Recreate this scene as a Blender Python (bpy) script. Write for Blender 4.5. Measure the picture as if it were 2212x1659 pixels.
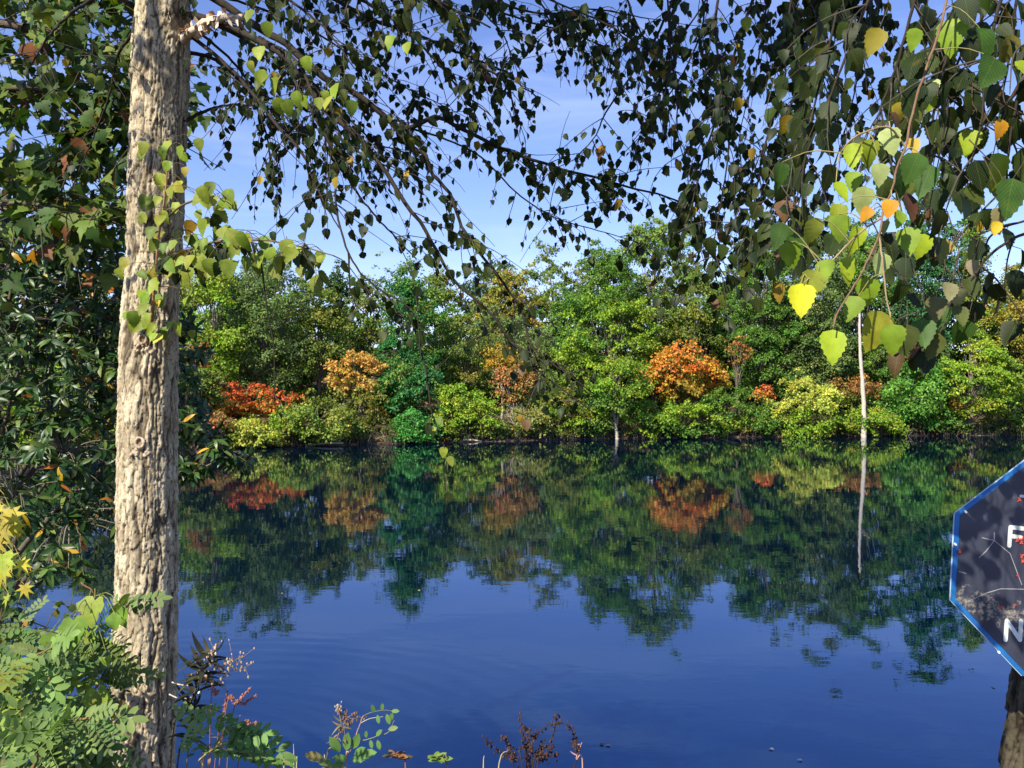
import bpy, math, random
import numpy as np
from mathutils import Vector, Matrix

# ------------------------------------------------------------------ scene, camera, light
for o in list(bpy.data.objects):
    bpy.data.objects.remove(o, do_unlink=True)
SC = bpy.context.scene
COL = SC.collection
EYE = 5.0                 # eye height above the lake
FPX = 1905.0              # focal length in units of a 2212 px wide frame
CX, CY = 1106.0, 829.5

cam_d = bpy.data.cameras.new('camera')
cam_d.sensor_width = 36.0
cam_d.lens = 36.0 * FPX / 2212.0
cam_d.clip_start = 0.05
cam_d.clip_end = 3000
cam = bpy.data.objects.new('camera', cam_d)
COL.objects.link(cam)
cam.location = (0, 0, EYE)
cam.rotation_euler = (math.radians(90), 0, 0)
SC.camera = cam

SUN_AZ, SUN_EL = math.radians(36), math.radians(42)      # behind the camera, to the left
SUN = np.array([-math.sin(SUN_AZ)*math.cos(SUN_EL), -math.cos(SUN_AZ)*math.cos(SUN_EL), math.sin(SUN_EL)])

world = bpy.data.worlds.new('World')
SC.world = world
world.use_nodes = True
wn, wl = world.node_tree.nodes, world.node_tree.links
wn.clear()
w_out = wn.new('ShaderNodeOutputWorld')
w_bg = wn.new('ShaderNodeBackground')
w_sky = wn.new('ShaderNodeTexSky')
w_sky.sky_type = 'NISHITA'
w_sky.sun_disc = False
w_sky.sun_elevation = SUN_EL
w_sky.sun_rotation = math.atan2(SUN[0], SUN[1])
w_sky.altitude = 100
w_sky.air_density = 1.0
w_sky.dust_density = 0.0
w_sky.ozone_density = 2.2
w_bg.inputs['Strength'].default_value = 0.108
w_tint = wn.new('ShaderNodeMix'); w_tint.data_type = 'RGBA'; w_tint.blend_type = 'MULTIPLY'
w_tint.inputs['Factor'].default_value = 1.0
w_tint.inputs[7].default_value = (0.90, 0.90, 1.22, 1)
wl.new(w_sky.outputs[0], w_tint.inputs[6])
# thin cirrus wisps
w_tc = wn.new('ShaderNodeTexCoord')
w_mp = wn.new('ShaderNodeMapping')
w_mp.inputs['Scale'].default_value = (1.6, 1.6, 9.0)
w_mp.inputs['Rotation'].default_value = (0.0, 0.12, 0.3)
wl.new(w_tc.outputs['Generated'], w_mp.inputs['Vector'])
w_nz = wn.new('ShaderNodeTexNoise')
w_nz.inputs['Scale'].default_value = 2.2
w_nz.inputs['Detail'].default_value = 7
w_nz.inputs['Roughness'].default_value = 0.55
w_nz.inputs['Distortion'].default_value = 0.6
wl.new(w_mp.outputs[0], w_nz.inputs['Vector'])
w_rp = wn.new('ShaderNodeMapRange')
w_rp.inputs['From Min'].default_value = 0.45
w_rp.inputs['From Max'].default_value = 0.85
w_rp.inputs['To Max'].default_value = 0.30
wl.new(w_nz.outputs['Fac'], w_rp.inputs['Value'])
w_cl = wn.new('ShaderNodeMix'); w_cl.data_type = 'RGBA'
wl.new(w_rp.outputs[0], w_cl.inputs['Factor'])
wl.new(w_tint.outputs[2], w_cl.inputs[6])
w_cl.inputs[7].default_value = (6.6, 7.4, 9.4, 1)
wl.new(w_cl.outputs[2], w_bg.inputs['Color'])
wl.new(w_bg.outputs[0], w_out.inputs[0])

sun_d = bpy.data.lights.new('sun', 'SUN')
sun_d.energy = 5.0
sun_d.angle = math.radians(0.53)
sun_d.color = (1.0, 0.92, 0.76)
sun = bpy.data.objects.new('sun', sun_d)
COL.objects.link(sun)
sun.rotation_euler = Vector(SUN).to_track_quat('Z', 'Y').to_euler()
sun.location = (-20, -30, 40)

SC.view_settings.view_transform = 'Standard'
SC.view_settings.look = 'None'
SC.view_settings.exposure = 0.66
SC.view_settings.gamma = 1.0
SC.view_settings.use_curve_mapping = False
SC.cycles.max_bounces = 6
SC.cycles.diffuse_bounces = 3
SC.cycles.glossy_bounces = 3
SC.cycles.transmission_bounces = 4
SC.cycles.transparent_max_bounces = 4
SC.cycles.caustics_reflective = False
SC.cycles.caustics_refractive = False
SC.cycles.use_denoising = True
SC.cycles.denoiser = 'OPENIMAGEDENOISE'

# ------------------------------------------------------------------ helpers
RNG = np.random.default_rng(7)


def P(u, v, y):
    """point at depth y seen at (u, v) of a 2212 x 1659 frame"""
    return np.array([(u-CX)*y/FPX, y, EYE-(v-CY)*y/FPX])


def unit(a):
    a = np.asarray(a, float)
    n = np.linalg.norm(a, axis=-1, keepdims=True)
    return a/np.maximum(n, 1e-9)


def make_mesh(name, V, F, col=None, uv=None, smooth=False, fl=None):
    """V (n,3); F list of (m,k) index arrays; col (n,3) point colours; uv (n,2); fl dict of float point attributes"""
    me = bpy.data.meshes.new(name)
    V = np.ascontiguousarray(V, dtype=np.float32)
    F = [np.asarray(f, dtype=np.int32) for f in F if len(f)]
    me.vertices.add(len(V))
    me.vertices.foreach_set('co', V.ravel())
    nl = sum(f.size for f in F)
    npoly = sum(len(f) for f in F)
    me.loops.add(nl)
    me.polygons.add(npoly)
    vi = np.concatenate([f.ravel() for f in F])
    st, off = [], 0
    for f in F:
        st.append(off+np.arange(len(f), dtype=np.int32)*f.shape[1])
        off += f.size
    me.loops.foreach_set('vertex_index', vi)
    me.polygons.foreach_set('loop_start', np.concatenate(st).astype(np.int32))
    if smooth:
        me.polygons.foreach_set('use_smooth', np.ones(npoly, dtype=bool))
    me.update(calc_edges=True)
    if col is not None:
        a = me.color_attributes.new('col', 'FLOAT_COLOR', 'POINT')
        c4 = np.ones((len(V), 4), np.float32)
        c4[:, :3] = col
        a.data.foreach_set('color', c4.ravel())
    if uv is not None:
        l = me.uv_layers.new(name='UVMap')
        l.data.foreach_set('uv', np.asarray(uv, np.float32)[vi].ravel())
    if fl:
        for k, arr in fl.items():
            a = me.attributes.new(k, 'FLOAT', 'POINT')
            a.data.foreach_set('value', np.asarray(arr, np.float32))
    return me


class MB:
    """collects pieces of geometry for one mesh object"""
    def __init__(s):
        s.V, s.F3, s.F4, s.C, s.n = [], [], [], [], 0

    def add(s, V, F, col=(.5, .5, .5)):
        V = np.asarray(V, float)
        F = np.asarray(F, int)
        (s.F3 if F.shape[1] == 3 else s.F4).append(F+s.n)
        s.V.append(V)
        c = np.asarray(col, float)
        s.C.append(np.broadcast_to(c, (len(V), 3)) if c.ndim == 1 else c)
        s.n += len(V)

    def tube(s, pts, rad, sides=6, col=(.5, .5, .5), cap=True):
        pts = np.asarray(pts, float)
        n = len(pts)
        rad = np.broadcast_to(np.asarray(rad, float), (n,))
        tan = unit(np.gradient(pts, axis=0))
        ref = np.array([0.31, 0.17, 0.94]) if abs(tan[0][2]) < 0.9 else np.array([0.95, 0.3, 0.05])
        a = unit(np.cross(tan, ref))
        b = np.cross(tan, a)
        th = np.linspace(0, 2*math.pi, sides, endpoint=False)
        ring = (np.cos(th)[None, :, None]*a[:, None, :]+np.sin(th)[None, :, None]*b[:, None, :])*rad[:, None, None]
        V = (pts[:, None, :]+ring).reshape(-1, 3)
        i = np.arange(n-1)[:, None]*sides
        j = np.arange(sides)[None, :]
        k = (j+1) % sides
        F = np.stack([i+j, i+k, i+sides+k, i+sides+j], -1).reshape(-1, 4)
        s.add(V, F, col)
        if cap:
            base = s.n-len(V)
            for e, r0 in ((pts[0], 0), (pts[-1], (n-1)*sides)):
                s.V.append(e[None, :]); s.C.append(np.broadcast_to(np.asarray(col, float), (1, 3)))
                ci = s.n; s.n += 1
                s.F3.append(np.stack([base+r0+np.arange(sides), base+r0+(np.arange(sides)+1) % sides, np.full(sides, ci)], -1))

    def stamp(s, tmpl, pos, R, size, col):
        """copies of a leaf template at pos (n,3) with frames R (n,3,3), size (n,), col (n,3)"""
        TV, TF = tmpl[0], tmpl[1]
        n = len(pos)
        if n == 0:
            return
        V = np.einsum('nij,kj->nki', R, TV)*np.asarray(size)[:, None, None]+np.asarray(pos)[:, None, :]
        F = (TF[None]+(np.arange(n)*len(TV))[:, None, None]).reshape(-1, TF.shape[1])
        C = np.repeat(np.asarray(col), len(TV), axis=0)
        s.add(V.reshape(-1, 3), F, C)

    def build(s, name, mat, parent=None, smooth=False, base=None):
        V = np.concatenate(s.V)
        if base is not None:
            V = V-np.asarray(base)
        F = []
        if s.F3:
            F.append(np.concatenate(s.F3))
        if s.F4:
            F.append(np.concatenate(s.F4))
        me = make_mesh(name, V, F, col=np.concatenate(s.C), smooth=smooth)
        me.materials.append(mat)
        o = bpy.data.objects.new(name, me)
        COL.objects.link(o)
        if parent is not None:
            o.parent = parent
        elif base is not None:
            o.location = base
        return o


def smooth_line(pts, n=24):
    """Catmull-Rom through pts"""
    p = np.asarray(pts, float)
    if len(p) < 3:
        t = np.linspace(0, 1, n)[:, None]
        return p[0]*(1-t)+p[-1]*t
    q = np.vstack([2*p[0]-p[1], p, 2*p[-1]-p[-2]])
    seg = len(p)-1
    t = np.linspace(0, seg-1e-6, n)
    i = t.astype(int)
    f = (t-i)[:, None]
    a, b, c, d = q[i], q[i+1], q[i+2], q[i+3]
    return .5*((2*b)+(-a+c)*f+(2*a-5*b+4*c-d)*f**2+(-a+3*b-3*c+d)*f**3)


def frames(along, normal):
    """rotation matrices with columns side, along, normal"""
    y = unit(along)
    z = normal-np.sum(normal*y, -1, keepdims=True)*y
    z = unit(z)
    x = np.cross(y, z)
    return np.stack([x, y, z], -1)


def thing(name, label, cat, loc, group=None):
    o = bpy.data.objects.new(name, None)
    o.empty_display_size = 0.2
    COL.objects.link(o)
    o.location = loc
    tag(o, label, cat, group)
    return o


def tag(o, label=None, cat=None, group=None, kind=None):
    if label: o['label'] = label
    if cat: o['category'] = cat
    if group: o['group'] = group
    if kind: o['kind'] = kind
    return o


# ------------------------------------------------------------------ materials
def new_mat(name):
    m = bpy.data.materials.new(name)
    m.use_nodes = True
    nt = m.node_tree
    for n in list(nt.nodes):
        nt.nodes.remove(n)
    out = nt.nodes.new('ShaderNodeOutputMaterial')
    return m, nt, out


def N(nt, t, **kw):
    n = nt.nodes.new(t)
    for k, v in kw.items():
        if k in n.inputs.keys() if hasattr(n.inputs, 'keys') else False:
            n.inputs[k].default_value = v
        else:
            setattr(n, k, v)
    return n


def col_source(nt, src):
    if src == 'obj':
        return nt.nodes.new('ShaderNodeObjectInfo').outputs['Color']
    a = nt.nodes.new('ShaderNodeAttribute')
    a.attribute_name = 'col'
    return a.outputs['Color']


def leaf_mat(name, src='attr', rough=0.5, spec=0.35, trans=0.35, veins=False, tcol=(1.15, 1.25, 0.45)):
    m, nt, out = new_mat(name)
    L = nt.links
    c = col_source(nt, src)
    if veins:
        uv = N(nt, 'ShaderNodeTexCoord')
        sp = N(nt, 'ShaderNodeSeparateXYZ'); L.new(uv.outputs['UV'], sp.inputs[0])
        ab = N(nt, 'ShaderNodeMath', operation='ABSOLUTE'); L.new(sp.outputs['X'], ab.inputs[0])
        m1 = N(nt, 'ShaderNodeMath', operation='MULTIPLY'); L.new(ab.outputs[0], m1.inputs[0]); m1.inputs[1].default_value = 0.75
        sb = N(nt, 'ShaderNodeMath', operation='SUBTRACT'); L.new(sp.outputs['Y'], sb.inputs[0]); L.new(m1.outputs[0], sb.inputs[1])
        ml = N(nt, 'ShaderNodeMath', operation='MULTIPLY'); L.new(sb.outputs[0], ml.inputs[0]); ml.inputs[1].default_value = 9.0
        fr = N(nt, 'ShaderNodeMath', operation='FRACT'); L.new(ml.outputs[0], fr.inputs[0])
        pp = N(nt, 'ShaderNodeMath', operation='PINGPONG'); L.new(fr.outputs[0], pp.inputs[0]); pp.inputs[1].default_value = 0.5
        vr = N(nt, 'ShaderNodeMapRange'); L.new(pp.outputs[0], vr.inputs['Value'])
        vr.inputs['From Min'].default_value = 0.0; vr.inputs['From Max'].default_value = 0.13
        vr.inputs['To Min'].default_value = 1.0; vr.inputs['To Max'].default_value = 0.0
        mr = N(nt, 'ShaderNodeMapRange'); L.new(ab.outputs[0], mr.inputs['Value'])
        mr.inputs['From Max'].default_value = 0.035; mr.inputs['To Min'].default_value = 1.0; mr.inputs['To Max'].default_value = 0.0
        mx = N(nt, 'ShaderNodeMath', operation='MAXIMUM'); L.new(vr.outputs[0], mx.inputs[0]); L.new(mr.outputs[0], mx.inputs[1])
        vm = N(nt, 'ShaderNodeMath', operation='MULTIPLY'); L.new(mx.outputs[0], vm.inputs[0]); vm.inputs[1].default_value = 0.20
        lt = N(nt, 'ShaderNodeMix', data_type='RGBA'); L.new(vm.outputs[0], lt.inputs['Factor']); L.new(c, lt.inputs[6])
        lt.inputs[7].default_value = (0.30, 0.34, 0.08, 1)
        c = lt.outputs[2]
        bh = vm.outputs[0]
    # blotches of age
    oi = N(nt, 'ShaderNodeNewGeometry')
    nz = N(nt, 'ShaderNodeTexNoise'); nz.inputs['Scale'].default_value = 34.0 if veins else 8.0; nz.inputs['Detail'].default_value = 3
    L.new(oi.outputs['Position'], nz.inputs['Vector'])
    hr = N(nt, 'ShaderNodeMapRange'); L.new(nz.outputs['Fac'], hr.inputs['Value'])
    hr.inputs['From Min'].default_value = 0.3; hr.inputs['From Max'].default_value = 0.7
    hr.inputs['To Min'].default_value = 0.75; hr.inputs['To Max'].default_value = 1.2
    hs = N(nt, 'ShaderNodeHueSaturation'); L.new(c, hs.inputs['Color']); L.new(hr.outputs[0], hs.inputs['Value'])
    c = hs.outputs[0]
    if veins:
        sr = N(nt, 'ShaderNodeMapRange'); L.new(nz.outputs['Fac'], sr.inputs['Value'])
        sr.inputs['From Min'].default_value = 0.66; sr.inputs['From Max'].default_value = 0.74; sr.inputs['To Max'].default_value = 0.6
        sm = N(nt, 'ShaderNodeMix', data_type='RGBA'); L.new(sr.outputs[0], sm.inputs['Factor']); L.new(c, sm.inputs[6])
        sm.inputs[7].default_value = (0.16, 0.09, 0.02, 1)
        c = sm.outputs[2]
    pb = N(nt, 'ShaderNodeBsdfPrincipled')
    pb.inputs['Roughness'].default_value = rough
    pb.inputs['Specular IOR Level'].default_value = spec
    L.new(c, pb.inputs['Base Color'])
    if veins:
        bp = N(nt, 'ShaderNodeBump'); bp.inputs['Strength'].default_value = 0.35; bp.inputs['Distance'].default_value = 0.002
        bp.invert = True
        L.new(bh, bp.inputs['Height']); L.new(bp.outputs[0], pb.inputs['Normal'])
    tr = N(nt, 'ShaderNodeBsdfTranslucent')
    tm = N(nt, 'ShaderNodeMix', data_type='RGBA', blend_type='MULTIPLY'); tm.inputs['Factor'].default_value = 1
    L.new(c, tm.inputs[6]); tm.inputs[7].default_value = (*tcol, 1)
    L.new(tm.outputs[2], tr.inputs['Color'])
    ms = N(nt, 'ShaderNodeMixShader'); ms.inputs[0].default_value = trans
    L.new(pb.outputs[0], ms.inputs[1]); L.new(tr.outputs[0], ms.inputs[2])
    L.new(ms.outputs[0], out.inputs[0])
    return m


def plain_mat(name, src='attr', rough=0.85, spec=0.2, noise=0.0, nscale=20.0, bump=0.0, stretch=(1, 1, 1)):
    m, nt, out = new_mat(name)
    L = nt.links
    pb = N(nt, 'ShaderNodeBsdfPrincipled')
    pb.inputs['Roughness'].default_value = rough
    pb.inputs['Specular IOR Level'].default_value = spec
    if isinstance(src, tuple):
        rgb = N(nt, 'ShaderNodeRGB'); rgb.outputs[0].default_value = (*src, 1); c = rgb.outputs[0]
    else:
        c = col_source(nt, src)
    if noise or bump:
        tc = N(nt, 'ShaderNodeTexCoord')
        mp = N(nt, 'ShaderNodeMapping'); mp.inputs['Scale'].default_value = stretch
        L.new(tc.outputs['Object'], mp.inputs['Vector'])
        nz = N(nt, 'ShaderNodeTexNoise'); nz.inputs['Scale'].default_value = nscale; nz.inputs['Detail'].default_value = 6
        nz.inputs['Roughness'].default_value = 0.65
        L.new(mp.outputs[0], nz.inputs['Vector'])
        hr = N(nt, 'ShaderNodeMapRange'); L.new(nz.outputs['Fac'], hr.inputs['Value'])
        hr.inputs['From Min'].default_value = 0.3; hr.inputs['From Max'].default_value = 0.7
        hr.inputs['To Min'].default_value = 1-noise; hr.inputs['To Max'].default_value = 1+noise
        hs = N(nt, 'ShaderNodeHueSaturation'); L.new(c, hs.inputs['Color']); L.new(hr.outputs[0], hs.inputs['Value'])
        c = hs.outputs[0]
        if bump:
            bp = N(nt, 'ShaderNodeBump'); bp.inputs['Strength'].default_value = 0.8; bp.inputs['Distance'].default_value = bump
            L.new(nz.outputs['Fac'], bp.inputs['Height']); L.new(bp.outputs[0], pb.inputs['Normal'])
    L.new(c, pb.inputs['Base Color'])
    L.new(pb.outputs[0], out.inputs[0])
    return m


M_FAR = leaf_mat('far_foliage', 'attr', rough=0.55, spec=0.3, trans=0.30)
M_BIRCH_O = leaf_mat('birch_leaf', 'obj', rough=0.5, spec=0.22, trans=0.28, veins=True)
M_BIRCH_A = leaf_mat('birch_leaf_mass', 'attr', rough=0.5, spec=0.22, trans=0.2)
M_GLOSS_O = leaf_mat('glossy_leaf', 'obj', rough=0.40, spec=0.38, trans=0.16, veins=False)
M_GLOSS_A = leaf_mat('glossy_leaf_mass', 'attr', rough=0.40, spec=0.38, trans=0.16)
M_SOFT_O = leaf_mat('soft_leaf', 'obj', rough=0.6, spec=0.3, trans=0.28, veins=False)
M_SOFT_A = leaf_mat('soft_leaf_mass', 'attr', rough=0.6, spec=0.3, trans=0.28)
M_VINE_O = leaf_mat('vine_leaf', 'obj', rough=0.55, spec=0.3, trans=0.4, veins=True)
M_TWIG = plain_mat('twig_bark', 'attr', rough=0.75, spec=0.25, noise=0.25, nscale=60)
M_LIMB = plain_mat('limb_bark', 'attr', rough=0.85, spec=0.15, noise=0.35, nscale=25, bump=0.01, stretch=(1, 1, .4))
M_DRY = plain_mat('dry_stalk', 'attr', rough=0.9, spec=0.1, noise=0.2, nscale=40)

# ------------------------------------------------------------------ leaf templates: x across, y along, z normal, length 1


def t_leaf(wfun, n=9, tooth=0.0, fold=0.18, curl=0.12, twist=0.0, stalk=0.0):
    ys = np.linspace(0, 1, n)
    w = np.array([wfun(t) for t in ys])
    V, UV = [], []
    for i, t in enumerate(ys):
        z = -curl*t*t
        tw = twist*t
        V.append((0, t, z)); UV.append((0, t))
    for sgn in (-1, 1):
        for i, t in enumerate(ys):
            ww = w[i]
            tt = t
            if tooth and 0 < i < n-1:
                ww *= (1+tooth) if i % 2 else (1-tooth)
                tt += 0.02 if i % 2 else -0.01
            z = -curl*t*t+fold*ww+sgn*twist*ww*t
            V.append((sgn*ww, tt, z)); UV.append((sgn*ww*2, tt))
    F = []
    for i in range(n-1):
        F += [(i, n+i, n+i+1), (i, n+i+1, i+1)]
        F += [(i, 2*n+i+1, 2*n+i), (i, i+1, 2*n+i+1)]
    V = np.array(V, float)
    F = np.array(F, int)
    keep = []
    for f in F:
        a, b, c = V[f[0]], V[f[1]], V[f[2]]
        if np.linalg.norm(np.cross(b-a, c-a)) > 1e-7:
            keep.append(f)
    return V, np.array(keep), np.array(UV, float)


def w_birch(t):
    return 0.90*(t**.43)*((1-t)**1.02) if 0 < t < 1 else 0.0


def w_laurel(t): return 0.155*(math.sin(math.pi*t**0.95))**0.8 if 0 < t < 1 else 0.0
def w_oval(t): return 0.23*(math.sin(math.pi*t))**0.48 if 0 < t < 1 else 0.0
def w_lance(t): return 0.10*(math.sin(math.pi*t**0.7))**0.9 if 0 < t < 1 else 0.0


BIRCH = [t_leaf(w_birch, 14, .06, .16, .10), t_leaf(w_birch, 14, .06, .05, .28, .25), t_leaf(w_birch, 14, .06, .34, .02, -.2),
         t_leaf(lambda t: w_birch(t)*.85, 14, .07, .24, -.12, .35),
         t_leaf(lambda t: w_birch(t)*.74, 14, .07, .5, .3, .5), t_leaf(lambda t: w_birch(t)*1.08, 14, .06, .1, .4, -.4)]
BIRCH_LO = [t_leaf(w_birch, 6, .06, .2, .12), t_leaf(w_birch, 6, .06, .35, .25, .3)]
LAUREL = [t_leaf(w_laurel, 6, 0, .25, .30), t_leaf(w_laurel, 6, 0, .4, .12, .3), t_leaf(w_laurel, 6, 0, .1, .5, -.3)]
LAUREL_LO = [t_leaf(w_laurel, 4, 0, .25, .3)]
OVAL = [t_leaf(w_oval, 5, 0, .15, .08)]
LANCE = [t_leaf(w_lance, 7, 0, .2, .9), t_leaf(w_lance, 7, 0, .2, -.5, .5), t_leaf(w_lance, 7, 0, .2, .4)]


def t_lobed(outline, fold=0.15, curl=0.15):
    """outline: points for the right half from base to tip; fan from a midrib centre"""
    R = np.array(outline, float)
    Lh = R[::-1].copy(); Lh[:, 0] *= -1
    ring = np.vstack([R, Lh[1:] if abs(R[-1][0]) < 1e-6 else Lh])
    V = np.vstack([[0, .34, 0], np.c_[ring, np.zeros(len(ring))]])
    V[:, 2] = fold*np.abs(V[:, 0])-curl*(V[:, 1]-.3)**2*1.2
    k = len(ring)
    F = np.array([(0, 1+i, 1+(i+1) % k) for i in range(k)])
    UV = V[:, :2].copy()*[2, 1]
    return V, F, UV


SYC_OUT = [(0, .02), (.12, -.04), (.30, -.02), (.36, .10), (.52, .12), (.46, .24), (.60, .40), (.44, .42), (.36, .50), (.22, .46), (.24, .66), (.12, .74), (0, 1.0)]
STAR_OUT = [(0, .02), (.10, -.02), (.34, -.06), (.22, .14), (.58, .26), (.24, .34), (.44, .74), (.13, .50), (0, 1.0)]
GRAPE_OUT = [(0, .08), (.14, -.08), (.34, -.06), (.46, .12), (.58, .24), (.52, .42), (.46, .52), (.36, .50), (.34, .70), (.20, .82), (0, 1.0)]
SYC = [t_lobed(SYC_OUT, .2, .3), t_lobed(SYC_OUT, .45, .1), t_lobed(SYC_OUT, .05, .6)]
STAR = [t_lobed(STAR_OUT, .2, .3), t_lobed(STAR_OUT, .05, .5)]
GRAPE = [t_lobed(GRAPE_OUT, .12, .25), t_lobed(GRAPE_OUT, .3, .5)]
CHIP = (np.array([[-.36, .42, .06], [0, 0, 0], [.36, .5, .06], [0, 1, -.08]], float), np.array([[0, 1, 2], [0, 2, 3]]))   # far leaf


def t_pinnate(n=6, droop=.25, ll=.26, lw=1.0):
    """compound leaf with n pairs of oval leaflets and an end one, length 1"""
    V, F, UV = [], [], []
    nv = 0
    ov = t_leaf(lambda t: w_oval(t)*lw, 6, 0, .12, .05)

    def rach(t): return np.array([0, t*.86, -droop*t*t])
    def put(tmpl, pos, al, nn, sz):
        nonlocal nv
        R = frames(np.array([al]), np.array([nn]))[0]
        V.append(tmpl[0]@R.T*sz+pos); F.append(tmpl[1]+nv); UV.append(tmpl[2]); nv += len(tmpl[0])
    for i in range(n):
        t = .16+.80*i/(n-1)
        for sg in (-1, 1):
            tt = t+.02*sg
            put(ov, rach(tt), [sg*1.0, .38, -.12-.1*math.sin(i*2.1+sg)], [-.12*sg, 0, 1], ll*(.85+.15*math.sin(2*t+.6)))
    put(ov, rach(1), [0, 1, -.3], [0, .2, 1], ll)
    ts = np.linspace(0, 1, 6)
    for i in range(5):
        a, b = rach(ts[i]), rach(ts[i+1])
        w = .006
        V.append(np.array([a+[-w, 0, 0], a+[w, 0, .002], b+[w, 0, .002], b+[-w, 0, 0]])); F.append(np.array([[0, 1, 2], [0, 2, 3]])+nv)
        UV.append(np.zeros((4, 2))); nv += 4
    return np.vstack(V), np.vstack(F), np.vstack(UV)


PINN = [t_pinnate(6, .25, .26), t_pinnate(7, .5, .24), t_pinnate(5, .05, .30)]

TM = {}


def tmpl_mesh(kind, tmpl, mat):
    k = (kind, id(tmpl), mat.name)
    if k not in TM:
        me = make_mesh(kind, tmpl[0], [tmpl[1]], uv=tmpl[2], smooth=False)
        me.materials.append(mat)
        TM[k] = me
    return TM[k]


LINES = {}


class Leaves:
    """leaf records of one plant: the largest in view become leaf objects, the rest one mass"""
    def __init__(s):
        s.pos, s.al, s.no, s.sz, s.col, s.ti, s.force = [], [], [], [], [], [], []

    def add(s, pos, al, no, sz, col, ti=None, force=False):
        s.pos.append(np.asarray(pos, float)); s.al.append(np.asarray(al, float)); s.no.append(np.asarray(no, float))
        s.sz.append(sz); s.col.append(np.asarray(col, float)); s.ti.append(int(RNG.integers(0, 100)) if ti is None else ti); s.force.append(force)

    def build(s, root, base, tmpls, lo, mat_o, mat_a, limit=290, name='leaf', mass='leaves', minpx=4.0):
        pos, al, no = np.array(s.pos), np.array(s.al), np.array(s.no)
        sz, col, ti = np.array(s.sz), np.array(s.col), np.array(s.ti)
        R = frames(al, no)
        y = np.maximum(pos[:, 1], .2)
        u = CX+pos[:, 0]/y*FPX
        v = CY-(pos[:, 2]-EYE)/y*FPX
        px = sz/y*882
        vis = (u > -20) & (u < 2232) & (v > -20) & (v < 1680) & (pos[:, 1] > .5)
        face = np.abs(np.sum(R[:, :, 2]*unit(pos-np.array([0, 0, EYE])), -1))
        score = np.where(vis & (px > minpx), px*(.35+face), -1)
        order = np.argsort(-score)
        pick = [i for i in order[:limit] if score[i] > 0]
        rest = np.ones(len(pos), bool)
        rest[pick] = False
        base = np.asarray(base, float)
        for i in pick:
            me = tmpl_mesh(name, tmpls[ti[i] % len(tmpls)], mat_o)
            o = bpy.data.objects.new(name, me)
            COL.objects.link(o)
            o.parent = root
            if root.name in LINES:            # a leaf hangs on the branch nearest to it
                o.parent = min(LINES[root.name], key=lambda bl_: float(np.min(np.sum((bl_[1]-pos[i])**2, axis=1))))[0]
            Mx = Matrix(R[i].tolist()).to_4x4()
            Mx = Matrix.Translation(Vector(pos[i]-base)) @ Mx @ Matrix.Scale(float(sz[i]), 4)
            o.matrix_local = Mx
            o.color = (*col[i], 1)
        idx = np.nonzero(rest)[0]
        if len(idx):
            mb = MB()
            high = pos[idx][:, 2] > 8.3                 # crown far above the frame: simplest leaves
            for k in range(len(lo)):
                q = idx[(ti[idx] % len(lo) == k) & ~high]
                mb.stamp(lo[k], pos[q], R[q], sz[q], col[q])
            q = idx[high]
            mb.stamp(CHIP, pos[q], R[q], sz[q]*1.15, col[q])
            o = mb.build(mass, mat_a, root, base=base)
            o['kind'] = 'stuff'
        return len(pick), len(idx)


def rnd(a, b): return float(RNG.uniform(a, b))
def rdir(): return unit(RNG.normal(size=3))


def pick_col(pal):
    w = np.array([p[0] for p in pal], float)
    c = np.array(pal[int(RNG.choice(len(pal), p=w/w.sum()))][1])
    return np.clip(c*rnd(.75, 1.25)*(1+RNG.normal(size=3)*.06), 0.002, .9)


# ------------------------------------------------------------------ value noise for relief
_H = np.random.default_rng(3).random((512,))


def hash2(i, j): return _H[(i*57+j*131+((i*j) % 17)*7) % 512]


def vnoise(x, y, px=None):
    i, j = np.floor(x).astype(int), np.floor(y).astype(int)
    fx, fy = x-i, y-j
    fx = fx*fx*(3-2*fx); fy = fy*fy*(3-2*fy)
    i1 = i+1
    if px:
        i, i1 = i % px, i1 % px
    a, b, c, d = hash2(i, j), hash2(i1, j), hash2(i, j+1), hash2(i1, j+1)
    return (a*(1-fx)+b*fx)*(1-fy)+(c*(1-fx)+d*fx)*fy


def fbm(x, y, o=4):
    s, a, t = 0, 1, 0
    for k in range(o):
        s = s+a*vnoise(x*2**k+17*k, y*2**k+5*k); t += a; a *= .5
    return s/t


# ------------------------------------------------------------------ setting: lake, banks
SHORE = [(-2600, 1130), (-1037, 1067), (0, 1012), (200, 1000), (400, 986), (470, 969), (600, 966), (700, 963), (800, 960), (900, 958),
         (1000, 955), (1100, 953), (1300, 948), (1500, 946), (1800, 943), (2212, 941), (2800, 938)]
_sy = np.array([EYE*FPX/(v-CY) for u, v in SHORE])
_sx = np.array([(u-CX) for u, v in SHORE])*_sy/FPX


def shore_y(x):
    return np.interp(x, _sx, _sy)


def shore_u(u):
    return float(np.interp(u, [a for a, b in SHORE], _sy))


def far_z(x, y):
    d = y-shore_y(x)+1.4*(fbm(x*.35+40, x*0+3, 3)-.5)
    z = np.where(d < 0, d*.25, np.where(d < 1.2, d*.34, .41+(d-1.2)*.2))
    z = np.where(d > 26, .41+24.8*.2+(d-26)*.13, z)
    z = np.where(d > 70, .41+24.8*.2+44*.13, z)
    z = z+np.clip(d, 0, 4)*.22*(fbm(x*.5, y*.5, 4)-.5)
    return z


def near_z(x, y):
    zz = np.interp(y, [-60, -8, 0, 2, 4, 5.5, 8, 9.6, 13, 20], [4.6, 3.7, 3.42, 3.3, 2.65, 1.9, .85, 0, -1.5, -3])
    return zz+.12*(fbm(x*.8+9, y*.8+4, 3)-.5)


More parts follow.
